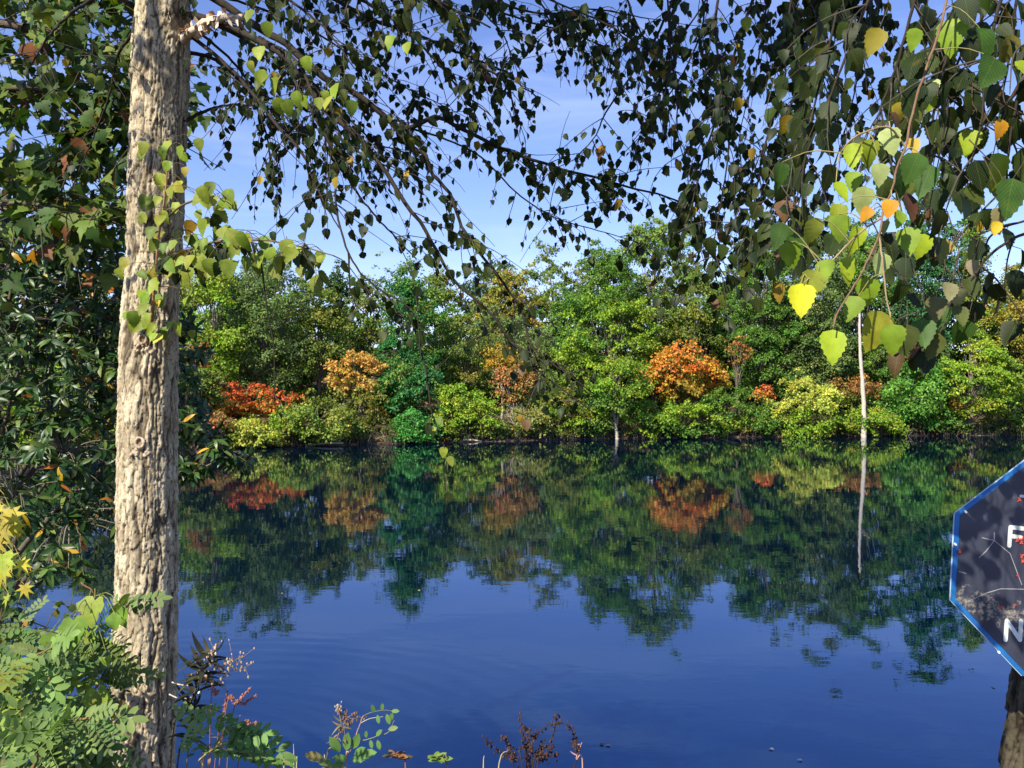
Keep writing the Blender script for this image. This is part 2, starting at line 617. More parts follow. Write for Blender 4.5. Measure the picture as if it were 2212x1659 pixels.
# far bank ground
xs = np.concatenate([np.linspace(-420, -70, 24)[:-1], np.linspace(-70, 75, 290), np.linspace(75, 420, 24)[1:]])
ds = np.concatenate([np.linspace(-6, 6, 60), np.linspace(6.5, 60, 60), np.linspace(65, 900, 30)])
XX, DD = np.meshgrid(xs, ds)
YY = shore_y(XX)+DD
ZZ = far_z(XX, YY)
nx, ny = len(xs), len(ds)
ii = (np.arange(ny-1)[:, None]*nx+np.arange(nx-1)[None, :]).ravel()
me = make_mesh('far_bank', np.stack([XX, YY, ZZ], -1).reshape(-1, 3), [np.stack([ii, ii+1, ii+nx+1, ii+nx], -1)], smooth=True)
m, nt, out = new_mat('forest_soil')
L = nt.links
pb = N(nt, 'ShaderNodeBsdfPrincipled'); pb.inputs['Roughness'].default_value = .95
ge = N(nt, 'ShaderNodeNewGeometry')
nz = N(nt, 'ShaderNodeTexNoise'); nz.inputs['Scale'].default_value = .45; nz.inputs['Detail'].default_value = 8; nz.inputs['Roughness'].default_value = .65
L.new(ge.outputs['Position'], nz.inputs['Vector'])
cr = N(nt, 'ShaderNodeValToRGB'); L.new(nz.outputs['Fac'], cr.inputs[0])
cr.color_ramp.elements[0].position = .42; cr.color_ramp.elements[0].color = (.035, .024, .013, 1)
cr.color_ramp.elements[1].position = .66; cr.color_ramp.elements[1].color = (.42, .28, .15, 1)
e = cr.color_ramp.elements.new(.54); e.color = (.09, .055, .03, 1)
bp = N(nt, 'ShaderNodeBump'); bp.inputs['Distance'].default_value = .3
nz2 = N(nt, 'ShaderNodeTexNoise'); nz2.inputs['Scale'].default_value = 4; nz2.inputs['Detail'].default_value = 6
L.new(ge.outputs['Position'], nz2.inputs['Vector']); L.new(nz2.outputs['Fac'], bp.inputs['Height'])
L.new(bp.outputs[0], pb.inputs['Normal']); L.new(cr.outputs[0], pb.inputs['Base Color']); L.new(pb.outputs[0], out.inputs[0])
me.materials.append(m)
o = bpy.data.objects.new('far_bank', me); COL.objects.link(o)
tag(o, 'bare tan soil bank rising from the far waterline into the wood', None, None, 'structure')

# near bank ground
xs = np.concatenate([np.linspace(-200, -12, 16)[:-1], np.linspace(-12, 12, 120), np.linspace(12, 200, 16)[1:]])
ys = np.concatenate([np.linspace(-400, -10, 12)[:-1], np.linspace(-10, 16, 130), [20]])
XX, YY = np.meshgrid(xs, ys)
ZZ = near_z(XX, YY)
nx, ny = len(xs), len(ys)
ii = (np.arange(ny-1)[:, None]*nx+np.arange(nx-1)[None, :]).ravel()
me = make_mesh('near_bank', np.stack([XX, YY, ZZ], -1).reshape(-1, 3), [np.stack([ii, ii+1, ii+nx+1, ii+nx], -1)], smooth=True)
me.materials.append(plain_mat('bank_litter', (.09, .065, .03), rough=.95, noise=.5, nscale=6, bump=.05))
o = bpy.data.objects.new('near_bank', me); COL.objects.link(o)
tag(o, 'leaf littered bank sloping down to the water under the foreground plants', None, None, 'structure')

# lake
me = make_mesh('lake', np.array([[-420, 5, 0], [420, 5, 0], [420, 130, 0], [-420, 130, 0]], float), [np.array([[0, 1, 2, 3]])])
m, nt, out = new_mat('lake_water')
L = nt.links
pb = N(nt, 'ShaderNodeBsdfPrincipled')
pb.inputs['Base Color'].default_value = (.0002, .006, .018, 1)
pb.inputs['Roughness'].default_value = .012
pb.inputs['IOR'].default_value = 2.4
pb.inputs['Specular Tint'].default_value = (.02, .40, 1.0, 1)
ge = N(nt, 'ShaderNodeNewGeometry')
mp = N(nt, 'ShaderNodeMapping'); mp.inputs['Scale'].default_value = (.55, 1.0, 1); L.new(ge.outputs['Position'], mp.inputs['Vector'])
n1 = N(nt, 'ShaderNodeTexNoise'); n1.inputs['Scale'].default_value = 3.2; n1.inputs['Detail'].default_value = 3; L.new(mp.outputs[0], n1.inputs['Vector'])
n2 = N(nt, 'ShaderNodeTexNoise'); n2.inputs['Scale'].default_value = .55; n2.inputs['Detail'].default_value = 2; L.new(mp.outputs[0], n2.inputs['Vector'])
# patches of breeze
n3 = N(nt, 'ShaderNodeTexNoise'); n3.inputs['Scale'].default_value = .09; n3.inputs['Detail'].default_value = 2; L.new(mp.outputs[0], n3.inputs['Vector'])
r3 = N(nt, 'ShaderNodeMapRange'); L.new(n3.outputs['Fac'], r3.inputs['Value']); r3.inputs['From Min'].default_value = .35; r3.inputs['From Max'].default_value = .65
r3.inputs['To Min'].default_value = .35; r3.inputs['To Max'].default_value = 1.0
a1 = N(nt, 'ShaderNodeMath', operation='MULTIPLY'); L.new(n1.outputs['Fac'], a1.inputs[0]); L.new(r3.outputs[0], a1.inputs[1])
a2 = N(nt, 'ShaderNodeMath', operation='MULTIPLY'); L.new(n2.outputs['Fac'], a2.inputs[0]); a2.inputs[1].default_value = 2.2
s1 = N(nt, 'ShaderNodeMath', operation='ADD'); L.new(a1.outputs[0], s1.inputs[0]); L.new(a2.outputs[0], s1.inputs[1])
# a ring of ripples spreading from the near bank
vd = N(nt, 'ShaderNodeVectorMath', operation='DISTANCE'); L.new(ge.outputs['Position'], vd.inputs[0]); vd.inputs[1].default_value = (-4.6, 11.2, 0)
wv = N(nt, 'ShaderNodeMath', operation='MULTIPLY'); L.new(vd.outputs['Value'], wv.inputs[0]); wv.inputs[1].default_value = 13.0
nzs = N(nt, 'ShaderNodeMath', operation='MULTIPLY_ADD'); L.new(n2.outputs['Fac'], nzs.inputs[0]); nzs.inputs[1].default_value = 5.0; L.new(wv.outputs[0], nzs.inputs[2])
sn = N(nt, 'ShaderNodeMath', operation='SINE'); L.new(nzs.outputs[0], sn.inputs[0])
fo = N(nt, 'ShaderNodeMapRange'); fo.interpolation_type = 'SMOOTHSTEP'; L.new(vd.outputs['Value'], fo.inputs['Value'])
fo.inputs['From Min'].default_value = 3.0; fo.inputs['From Max'].default_value = 8.5; fo.inputs['To Min'].default_value = .34; fo.inputs['To Max'].default_value = 0
rr = N(nt, 'ShaderNodeMath', operation='MULTIPLY_ADD'); L.new(sn.outputs[0], rr.inputs[0]); L.new(fo.outputs[0], rr.inputs[1]); L.new(s1.outputs[0], rr.inputs[2])
bp = N(nt, 'ShaderNodeBump'); bp.inputs['Strength'].default_value = 1.0; bp.inputs['Distance'].default_value = .0016
L.new(rr.outputs[0], bp.inputs['Height']); L.new(bp.outputs[0], pb.inputs['Normal'])
L.new(pb.outputs[0], out.inputs[0])
me.materials.append(m)
o = bpy.data.objects.new('lake', me); COL.objects.link(o)
tag(o, 'still dark blue lake mirroring the autumn wood', None, None, 'structure')

# ------------------------------------------------------------------ far wood
GREEN = [(3, (.055, .12, .022)), (1, (.09, .155, .03))]
YGREEN = [(3, (.125, .205, .022)), (1, (.19, .23, .03)), (1, (.085, .16, .02))]
GREY = [(3, (.075, .115, .045)), (1, (.10, .14, .05))]
OLIVE = [(3, (.085, .125, .028)), (1, (.14, .14, .03)), (1, (.06, .10, .02))]
TEAL = [(3, (.022, .10, .034)), (1, (.05, .13, .035)), (1, (.09, .14, .03))]
DARK = [(3, (.035, .07, .02)), (1, (.05, .09, .025))]
PALE = [(3, (.24, .27, .06)), (1, (.30, .30, .07))]
TAN = [(3, (.36, .21, .07)), (1, (.30, .23, .07)), (1, (.38, .18, .06))]
GOLD = [(3, (.26, .19, .03)), (1, (.20, .19, .03)), (1, (.31, .15, .025))]
RED = [(3, (.40, .075, .028)), (1, (.38, .14, .03)), (1, (.27, .045, .02))]
ORANGE = [(3, (.41, .155, .038)), (2, (.39, .095, .03)), (2, (.37, .22, .035))]
RUST = [(3, (.21, .085, .04)), (1, (.28, .14, .045)), (1, (.14, .10, .03))]
DUSTY = [(3, (.27, .11, .065)), (1, (.26, .15, .055)), (1, (.16, .14, .045))]
BARKS = {'grey': (.20, .17, .13), 'pale': (.46, .40, .31), 'dark': (.06, .045, .03)}


FGAIN = np.array([1.75, 1.75, 1.2])


def far_tree(name, label, cat, u, vt, vb, w, off, pal, pal2=None, style='round', bark='grey', dens=1.0, leaf=.215, group='trees and shrubs on the far shore', trunk_u=None, seed=0, tr=None, flat=.6):
    global RNG
    RNG = np.random.default_rng(1000+seed*17+int(u))
    D = shore_u(u)+off
    x = (u-CX)*D/FPX
    k = D/FPX
    zt, zb = EYE-(vt-CY)*k, EYE-(vb-CY)*k
    hx, hz = w*k/2, (zt-zb)/2
    hy = min(max(hx*.85, .8), 4.0)
    c = np.array([x, D, (zt+zb)/2])
    bx = x if trunk_u is None else (trunk_u-CX)*k
    base = np.array([bx, D, float(far_z(np.array(bx), np.array(D)))-.15])
    root = thing(name, label, cat, base, group)
    # clumps
    area = 4*math.pi*((hx*hz)**1.6/3+(hx*hy)**1.6/3+(hy*hz)**1.6/3)**(1/1.6)
    rc0 = max(.42, min(1.15, .30*min(hx, hz)+.2))
    ncl = int(max(10, 1.15*area/(rc0*rc0*3.1)))
    lobes = [rdir() for _ in range(6)]
    lw = RNG.uniform(-.3, .3, 6)
    mb = MB()
    cps, ccs, strays = [], [], []
    for i in range(ncl):
        d = rdir()
        if d[1] > .3 and RNG.random() < .8:
            d[1] *= -1
        r = rnd(.5, 1.0)**.6
        stray = RNG.random() < .2
        if stray:
            r = rnd(1.0, 1.3)
        strays.append(stray)
        r *= 1+sum(lw[j]*max(0, float(d@lobes[j]))**2 for j in range(6))
        p = d*r
        t = (p[2]+1)/2
        if style == 'cone':
            s = np.clip(1.12-t, .08, 1)
            p[0] *= s*1.15; p[1] *= s
        elif style == 'vase':
            s = np.clip(.35+.75*t, .3, 1.05); p[0] *= s; p[1] *= s
        elif style == 'mound':
            s = np.clip(1.15-.45*t, .4, 1.1); p[0] *= s; p[1] *= s
        q = c+p*np.array([hx-rc0*.5, hy, hz-rc0*.3])
        g = float(far_z(np.array(q[0]), np.array(q[1])))
        q[2] = max(q[2], max(g, 0)+.35)
        cps.append(q); ccs.append(t)
    shade_col = []
    for q, t, sy_ in zip(cps, ccs, strays):
        pl = pal if (pal2 is None or RNG.random() < np.clip((t-.35)*3+.1, 0, 1)) else pal2
        cc = np.clip(pick_col(pl)*FGAIN, 0, .8)
        rc = rc0*(rnd(.5, 1.4) if not sy_ else rnd(.28, .5))
        fl = flat*rnd(.7, 1.3) if style != 'layer' else rnd(.34, .6)
        n = int(185*dens*(rc/.8)**1.7*(.2/leaf)**1.6)
        dv = unit(RNG.normal(size=(n, 3)))
        pos_ph = rnd(0, 6)
        dv[:, 2] = np.where(dv[:, 2] < -.25, -dv[:, 2]*.7, dv[:, 2])
        rr = RNG.uniform(.45, 1.05, n)**.7*np.where(RNG.random(n) < .16, RNG.uniform(1.1, 1.75, n), 1)
        pos = q+dv*rr[:, None]*np.array([rc, rc, rc*fl])+np.array([0, 0, rc*.35])*np.sin(pos_ph+2.3*dv[:, :1]*rr[:, None])
        nor = unit(dv*np.array([.8, .8, .9])+np.array([0, -.2, .3])+RNG.normal(size=(n, 3))*.55)
        al = unit(RNG.normal(size=(n, 3))+np.array([0, 0, -.7])+dv*.6)
        cl = np.clip(cc*RNG.uniform(.7, 1.35, (n, 1))*(1+RNG.normal(size=(n, 3))*.08), .003, .85)
        mixl = RNG.random(n) < .35                 # leaves of a neighbouring shade
        if mixl.any():
            alt = np.array([np.clip(pick_col(pl)*FGAIN, 0, .8) for _ in range(6)])
            cl[mixl] = alt[RNG.integers(0, 6, int(mixl.sum()))]*RNG.uniform(.7, 1.3, (int(mixl.sum()), 1))
        odd = RNG.random(n) < .03
        cl[odd] = np.clip(cl[odd]*np.array([2.0, 1.15, .8]), 0, .8)
        if cc[0] > 2.2*cc[1]*.9:                # turning leaves among green ones
            gr = RNG.random(n) < .22
            cl[gr] = np.array([.13, .17, .03])*RNG.uniform(.6, 1.5, (int(gr.sum()), 1))
        mb.stamp(CHIP, pos, frames(al, nor), leaf*RNG.uniform(.65, 1.35, n), cl)
    mb.build('crown', M_FAR, root, base=base)
    # trunk and limbs
    H = zt-base[2]
    bc = BARKS[bark]
    r0 = tr if tr else max(.06, min(.24, .016*H+.02))
    top = np.array([x, D, zb+(zt-zb)*.78])
    mid = (base+top)/2+np.array([rnd(-.3, .3), rnd(-.2, .2), 0])
    tb = MB()
    line = smooth_line([base, base+(mid-base)*.5+np.array([rnd(-.1, .1), 0, 0]), mid, top], 14)
    tb.tube(line, np.linspace(r0, r0*.25, 14), 7, bc)
    to = tb.build('trunk', M_LIMB, root, smooth=True, base=base)
    lb = MB()
    sel = RNG.permutation(len(cps))[:max(5, int(len(cps)*.45))]
    for i in sel:
        q = cps[i]
        tt = np.clip((q[2]-base[2])/max(H, .1)-rnd(.08, .25), max(.08, .9*(zb-base[2])/max(H, .1)), .95)
        a = line[int(tt*13)]
        lb.tube(smooth_line([a, (a+q)/2+np.array([0, 0, .12*np.linalg.norm(q-a)*rnd(-.5, 1)]), q], 6), np.linspace(r0*.33, .014, 6), 4, bc, cap=False)
    lb.build('branches', M_LIMB, to, base=base)
    return root


FT = [
 # name, label, cat, u, vtop, vbot, w, off, pal, kwargs      -- trees at the back first
 ('ridge_tree', 'olive tree on the skyline ridge just right of the rough pale trunk', 'tree', 455, 585, 760, 170, 30, OLIVE, {}),
 ('ridge_tree', 'grey green rounded treetop on the ridge above the feathery tree', 'tree', 590, 566, 740, 150, 27, GREY, {}),
 ('cedar_tree', 'dark narrow pointed evergreen on the skyline left of the open sky dip', 'tree', 726, 560, 720, 60, 28, DARK, dict(style='cone', bark='dark')),
 ('ridge_tree', 'pale tan thinly leaved treetop in the skyline dip', 'tree', 800, 612, 760, 130, 34, OLIVE, dict(dens=.7)),
 ('ridge_tree', 'brownish olive treetop on the ridge between teal tree and drooping branch', 'tree', 960, 612, 770, 120, 34, OLIVE, dict(dens=.75)),
 ('ridge_tree', 'dark green umbrella-topped tree on the skyline in the middle', 'tree', 1062, 588, 720, 130, 38, DARK, dict(dens=.7, style='vase')),
 ('ridge_tree', 'golden olive tree on the ridge below the umbrella-topped one', 'tree', 1090, 640, 800, 150, 28, [(2, (.15, .15, .03)), (1, (.22, .17, .03))], {}),
 ('ridge_tree', 'olive treetop on the ridge behind the big yellow-green maple', 'tree', 1195, 585, 770, 140, 32, OLIVE, {}),
 ('ridge_tree', 'grey green treetop just left of the tallest feathery tree', 'tree', 1290, 560, 740, 140, 22, GREY, {}),
 ('ridge_tree', 'olive grey treetop just right of the tallest feathery tree', 'tree', 1530, 590, 760, 150, 24, GREY, {}),
 ('ridge_tree', 'dark tree on the ridge behind the dense hanging leaves', 'tree', 1650, 530, 760, 170, 22, DARK, {}),
 ('ridge_tree', 'grey green tall treetop on the ridge left of the bare snag', 'tree', 1770, 520, 760, 150, 20, GREY, {}),
 ('ridge_tree', 'green treetop on the ridge behind the bare snag', 'tree', 1870, 560, 780, 130, 22, GREEN, {}),
 ('ridge_tree', 'dark tree on the ridge behind the tall blue-green tree', 'tree', 2000, 600, 800, 150, 20, DARK, {}),
 ('ridge_tree', 'olive brown tree on the ridge at the right picture edge', 'tree', 2190, 560, 800, 130, 18, OLIVE, {}),
 ('ridge_tree', 'olive tree on the ridge left of the rough pale trunk', 'tree', 215, 600, 800, 190, 30, OLIVE, {}),
 ('ridge_tree', 'yellowing tree on the ridge at the far left edge', 'tree', 40, 590, 800, 190, 28, OLIVE, {}),
 # filling trees between ridge and middle row
 ('wood_tree', 'olive tree in the gap between olive tree and dark blue-green tree', 'tree', 785, 640, 860, 120, 17, OLIVE, {}),
 ('wood_tree', 'dull green tree behind the scarlet layered maple', 'tree', 500, 640, 870, 150, 16, GREEN, {}),
 ('wood_tree', 'dull green tree behind the broad olive tree', 'tree', 650, 620, 860, 150, 17, GREEN, {}),
 ('wood_tree', 'olive tree behind the mixed olive and gold tree', 'tree', 940, 640, 860, 120, 17, GREEN, {}),
 ('wood_tree', 'grey green tree behind the dusty red maple', 'tree', 1080, 655, 870, 150, 17, GREY, {}),
 ('wood_tree', 'dull green tree behind the grey green tree right of the middle', 'tree', 1220, 620, 860, 150, 17, GREEN, {}),
 ('wood_tree', 'dark green tree behind the large yellow-green maple', 'tree', 1370, 600, 850, 150, 17, DARK, {}),
 ('wood_tree', 'dark green tree behind the orange maple', 'tree', 1480, 640, 850, 150, 16, DARK, {}),
 ('wood_tree', 'dull green tree behind the thin dark red bush', 'tree', 1580, 600, 850, 150, 16, GREEN, {}),
 ('wood_tree', 'dark tree behind the large pale yellow-green shrub', 'tree', 1700, 600, 860, 150, 15, DARK, {}),
 ('wood_tree', 'dark green tree behind the rusty orange sparse maple', 'tree', 1850, 505, 860, 150, 12, GREEN, {}),
 ('wood_tree', 'dull green tree behind the slim light green tree', 'tree', 2090, 620, 870, 150, 15, GREEN, {}),
 ('wood_tree', 'dark tree at the right picture edge behind the golden olive tree', 'tree', 2215, 620, 880, 120, 14, DARK, {}),
 ('feathery_tree', 'tall mid green tree on the left shoulder of the tallest feathery tree', 'tree', 1310, 528, 800, 130, 10, GREEN, {}),
 # middle row
 ('maple_tree', 'bright yellow-green maple beside the rough pale trunk', 'tree', 462, 572, 850, 125, 9, YGREEN, dict(leaf=.24)),
 ('feathery_tree', 'tall grey green feathery tree above the scarlet shrub', 'tree', 575, 545, 840, 165, 10, GREY, dict(flat=.75, leaf=.19)),
 ('olive_tree', 'broad olive green tree left of the tan orange tree', 'tree', 690, 600, 860, 140, 10, OLIVE, dict(flat=.75)),
 ('teal_tree', 'tall dark blue-green pointed tree left of centre', 'tree', 882, 556, 850, 130, 8, TEAL, dict(style='cone', dens=1.25, leaf=.22)),
 ('olive_tree', 'mixed olive and gold tree above the yellow-green shrubs', 'tree', 995, 655, 840, 130, 11, OLIVE, dict(leaf=.21)),
 ('feathery_tree', 'grey green tree behind the drooping dark branch', 'tree', 1165, 690, 870, 110, 12, GREY, {}),
 ('maple_tree', 'large bright yellow-green maple left of the orange maple', 'tree', 1318, 632, 850, 220, 8, YGREEN, dict(leaf=.25)),
 ('feathery_tree', 'tallest light green feathery tree above the large yellow-green maple', 'tree', 1415, 478, 760, 150, 14, [(3, (.10, .16, .045)), (1, (.14, .18, .05))], dict(flat=.75)),
 ('olive_tree', 'olive grey tree directly above the orange maple', 'tree', 1500, 606, 790, 130, 10, OLIVE, dict(flat=.75)),
 ('dark_tree', 'dense dark green tree right above the thin red shrub', 'tree', 1645, 545, 830, 160, 8, GREEN, dict(dens=1.2)),
 ('feathery_tree', 'blue-grey green tree left of the bare snag', 'tree', 1750, 488, 850, 150, 8, GREY, dict(flat=.75, dens=1.2)),
 ('sycamore_tree', 'tall blue-green tree rising above all others at the right', 'tree', 2000, 420, 780, 150, 8, [(2, (.03, .105, .05)), (1, (.05, .12, .04))], dict(style='vase', leaf=.25)),
 ('slender_tree', 'slim light green tree beside the tall blue-green tree', 'tree', 2098, 446, 720, 80, 9, [(2, (.13, .2, .04)), (1, (.18, .22, .05))], dict(style='cone')),
 ('golden_tree', 'golden olive tree at the right edge above the layered tree', 'tree', 2180, 565, 780, 130, 8, [(2, (.19, .16, .03)), (1, (.11, .14, .03))], {}),
 ('dark_tree', 'dark tree right of the bare snag', 'tree', 1965, 690, 890, 170, 8, DARK, {}),
 ('dark_tree', 'dark tree at the right edge behind the layered tree', 'tree', 2170, 700, 900, 150, 9, DARK, {}),
 ('olive_tree', 'olive tree seen through the glossy dark tree left of the trunk', 'tree', 250, 680, 930, 200, 8, OLIVE, {}),
 ('maple_tree', 'yellow-green tree seen low through the glossy dark tree', 'tree', 60, 740, 960, 220, 6, YGREEN, {}),
 # front row
 ('maple_shrub', 'small dull red bush beside the rough pale trunk', 'bush', 432, 735, 800, 60, 6, RUST, dict(leaf=.2)),
 ('olive_shrub', 'pale olive shrub behind the small pinkish bush', 'bush', 435, 800, 900, 110, 4, OLIVE, {}),
 ('red_maple', 'scarlet and orange flat-layered maple at the left shore', 'tree', 545, 830, 902, 185, 4, RED, dict(pal2=ORANGE, style='layer', leaf=.24)),
 ('pink_shrub', 'low pinkish red bush left of the pale yellow shrub', 'bush', 448, 885, 942, 100, 2.5, DUSTY, dict(pal2=RUST, style='layer')),
 ('pale_shrub', 'pale yellow-green rounded shrub at the left waterline', 'bush', 545, 900, 962, 130, 1.6, PALE, dict(style='mound')),
 ('green_shrub', 'mid green layered shrub leaning to the water left of the tan tree', 'bush', 685, 850, 955, 150, 2.2, [(3, (.12, .165, .04)), (1, (.16, .19, .04))], dict(flat=.75)),
 ('tan_maple', 'tan orange flat-layered maple left of the dark blue-green tree', 'tree', 776, 757, 852, 100, 5, TAN, dict(style='layer', leaf=.24)),
 ('green_shrub', 'dark olive shrub under the tan orange maple', 'bush', 780, 840, 945, 95, 4, [(2, (.08, .10, .025)), (1, (.2, .17, .04))], dict(flat=.75)),
 ('teal_tree', 'rounded blue-green tree under the pointed dark one', 'tree', 885, 772, 905, 140, 4, TEAL, dict(dens=1.2, leaf=.24)),
 ('teal_shrub', 'low blue-green mound of a bush at the waterline', 'bush', 900, 893, 956, 110, 1.8, [(3, (.04, .16, .04)), (1, (.07, .18, .045))], dict(style='mound', leaf=.2)),
 ('yellow_shrub', 'yellow-green shrub right of the blue-green mound', 'bush', 1000, 805, 945, 115, 3, YGREEN, dict(pal2=YGREEN)),
 ('golden_tree', 'small golden yellow tree in the middle of the far shore', 'tree', 1083, 735, 815, 68, 5, GOLD, dict(leaf=.2, dens=.8, bark='pale')),
 ('dusty_maple', 'dusty red maple with a bare pale forked trunk', 'tree', 1110, 786, 880, 92, 3, DUSTY, dict(style='layer', bark='pale', tr=.11)),
 ('grey_shrub', 'small grey green shrub behind the bare pale forked trunk', 'bush', 1150, 870, 945, 80, 2, [(2, (.13, .16, .06)), (1, (.2, .2, .06))], {}),
 ('yellow_shrub', 'yellow and green shrub left of the bare pale forked trunk', 'bush', 1062, 868, 946, 80, 2, YGREEN, dict(pal2=OLIVE)),
 ('olive_shrub', 'olive green shrub right of the dusty red maple', 'bush', 1215, 812, 942, 130, 3, OLIVE, dict(pal2=YGREEN, leaf=.2)),
 ('vine_tree', 'vine-covered tree with a white trunk foot at the waterline', 'tree', 1325, 785, 908, 140, -.2, YGREEN, dict(pal2=GREEN, bark='pale', trunk_u=1334, tr=.20, leaf=.22)),
 ('orange_maple', 'large bright orange maple with golden lower branches', 'tree', 1475, 748, 893, 185, 3.5, ORANGE, dict(pal2=GOLD, leaf=.26, dens=1.2)),
 ('red_shrub', 'thin dark red bush just right of the orange maple', 'bush', 1594, 724, 800, 56, 5, RUST, dict(dens=.3)),
 ('golden_shrub', 'yellow-green shrub below the orange maple', 'bush', 1470, 872, 938, 150, 1.8, YGREEN, dict(pal2=GREEN)),
 ('green_shrub', 'green shrub at the waterline right of the orange maple', 'bush', 1565, 835, 938, 110, 2.5, GREEN, dict(pal2=YGREEN)),
 ('red_sapling', 'small red sapling between two green shrubs', 'bush', 1652, 828, 868, 46, 3, RED, dict(pal2=ORANGE, leaf=.2, dens=.5)),
 ('yellow_shrub', 'large pale yellow-green shrub left of the bare snag', 'bush', 1735, 822, 936, 170, 2.2, PALE, dict(pal2=YGREEN, style='mound')),
 ('green_shrub', 'dark green shrub between red sapling and pale shrub', 'bush', 1640, 860, 936, 100, 3, GREEN, {}),
 ('rust_maple', 'rusty orange sparse maple behind the bare snag', 'tree', 1840, 812, 890, 130, 4.5, RUST, dict(pal2=OLIVE, style='layer', dens=.42)),
 ('green_shrub', 'small green and yellow shrub at the foot of the bare snag', 'bush', 1880, 885, 938, 130, 1.5, YGREEN, dict(flat=.75, dens=.7)),
 ('green_maple', 'bright green maple with flat branches right of the bare snag', 'tree', 1975, 772, 930, 160, 3, [(3, (.055, .15, .03)), (1, (.09, .19, .04))], dict(flat=.75, leaf=.25)),
 ('layered_tree', 'yellow-green layered tree on a straight trunk in the water at right', 'tree', 2105, 735, 905, 175, .2, YGREEN, dict(style='layer', trunk_u=2079, tr=.17, leaf=.24)),
 ('golden_sapling', 'small golden sapling left of the straight trunk in the water', 'bush', 2042, 852, 905, 60, 1.5, GOLD, dict(style='layer')),
 ('green_shrub', 'yellow-green shrub at the right edge of the far shore', 'bush', 2190, 800, 925, 90, 3, YGREEN, dict(style='layer')),
 ('green_shrub', 'mid green bush at the waterline left of the white trunk foot', 'bush', 1268, 868, 938, 90, 2.0, YGREEN, dict(pal2=GREEN)),
 ('green_shrub', 'low bush at the waterline right of the white trunk foot', 'bush', 1392, 862, 938, 90, 2.4, GREEN, dict(pal2=YGREEN)),
 ('olive_shrub', 'drab bush at the waterline under the broad olive tree', 'bush', 762, 888, 944, 70, 2.2, OLIVE, {}),
 ('green_shrub', 'green bush between blue-green mound and yellow-green shrub', 'bush', 958, 872, 942, 70, 2.4, GREEN, dict(pal2=YGREEN)),
 ('pale_shrub', 'pale bush at the waterline between pale yellow shrub and mid green shrub', 'bush', 615, 895, 952, 70, 2.0, YGREEN, dict(pal2=OLIVE)),
 ('green_shrub', 'dim green bush at the waterline right of the bright green maple', 'bush', 2055, 880, 930, 80, 2.6, GREEN, {}),
 ('olive_shrub', 'olive shrub at the far left of the far shore', 'bush', 120, 860, 990, 180, 2.5, OLIVE, dict(pal2=YGREEN)),
 ('golden_shrub', 'yellow shrub low behind the glossy dark tree', 'bush', 270, 890, 975, 120, 2, GOLD, dict(pal2=OLIVE)),
]
for i, (nm, lab, cat, u, vt, vb, w, off, pal, kw) in enumerate(FT):
    if off >= 18:
        vt, vb, w = min(vt, 600)-14, 850, w*1.25
        kw = dict(kw); kw['leaf'] = .30; kw['dens'] = kw.get('dens', 1)*1.0
    elif off >= 14:
        vb, w = vb, w*1.15
        kw = dict(kw); kw['leaf'] = .27
    elif off >= 8:
        vb, w = vb+60, w*1.18
    elif off <= 3 and vb > 920:
        vb, off, w = vb+14, off-1.3, w*1.08
    else:
        w *= 1.08
    far_tree(nm, lab, cat, u, vt, vb, w, off, pal, seed=i, **kw)

# bare snag standing in the water edge
RNG = np.random.default_rng(50)


def far_pt(u, v, off):
    D = shore_u(u)+off
    x = (u-CX)*D/FPX
    return np.array([x, D, EYE-(v-CY)*D/FPX])


b0, b1 = far_pt(1866, 948, -1.6), far_pt(1856, 655, -1.6)
b0[2] = -.3
root = thing('dead_snag', 'tall bare pale dead tree trunk standing at the waterline', 'tree', b0)
mb = MB()
ln = smooth_line([b0, b0*.7+b1*.3+[.10, 0, 0], b0*.35+b1*.65+[-.06, 0, 0], b1], 40)
ln[1:-1] += RNG.normal(size=(38, 3))*[.012, .012, 0]
mb.tube(ln, np.linspace(.27, .09, 40)*RNG.uniform(.9, 1.12, 40), 9, (.56, .49, .40))
mb.build('trunk', M_LIMB, root, smooth=True, base=b0)
mb = MB()
for f, dx, dz in ((.2, .5, .25), (.28, -.3, .12), (.45, .35, .3), (.55, -.45, .35), (.72, .9, .75), (.9, -.35, .2), (.95, .25, .3)):
    a = ln[int(f*39)]
    mb.tube(smooth_line([a, a+[dx*.5, -.1, dz*.35], a+[dx, -.15, dz]], 6), np.linspace(.05, .012, 6), 5, (.52, .46, .37))
mb.build('broken_branch', M_LIMB, root, base=b0)

# bare branching of the dusty maple
q0 = far_pt(1116, 948, .6); q0[2] = 0.05
root = thing('bare_shrub', 'bare pale many-branched dead shrub at the waterline in the middle', 'bush', q0)
mb = MB()
def fork(p, d, L_, r, lv):
    e = p+d*L_
    mb.tube(smooth_line([p, (p+e)/2+RNG.normal(size=3)*.06*L_, e], 5), np.linspace(r, r*.6, 5), 5, (.46, .40, .31), cap=False)
    if lv == 0: return
    for _ in range(3):
        dd = unit(d+RNG.normal(size=3)*[.62, .35, .25]+[0, 0, .05])
        fork(e if RNG.random() < .6 else p+d*L_*.65, dd, L_*rnd(.55, .8), r*.55, lv-1)
fork(q0, unit(np.array([-.05, -.1, 1])), 1.25, .075, 4)
mb.build('branches', M_LIMB, root, base=q0)

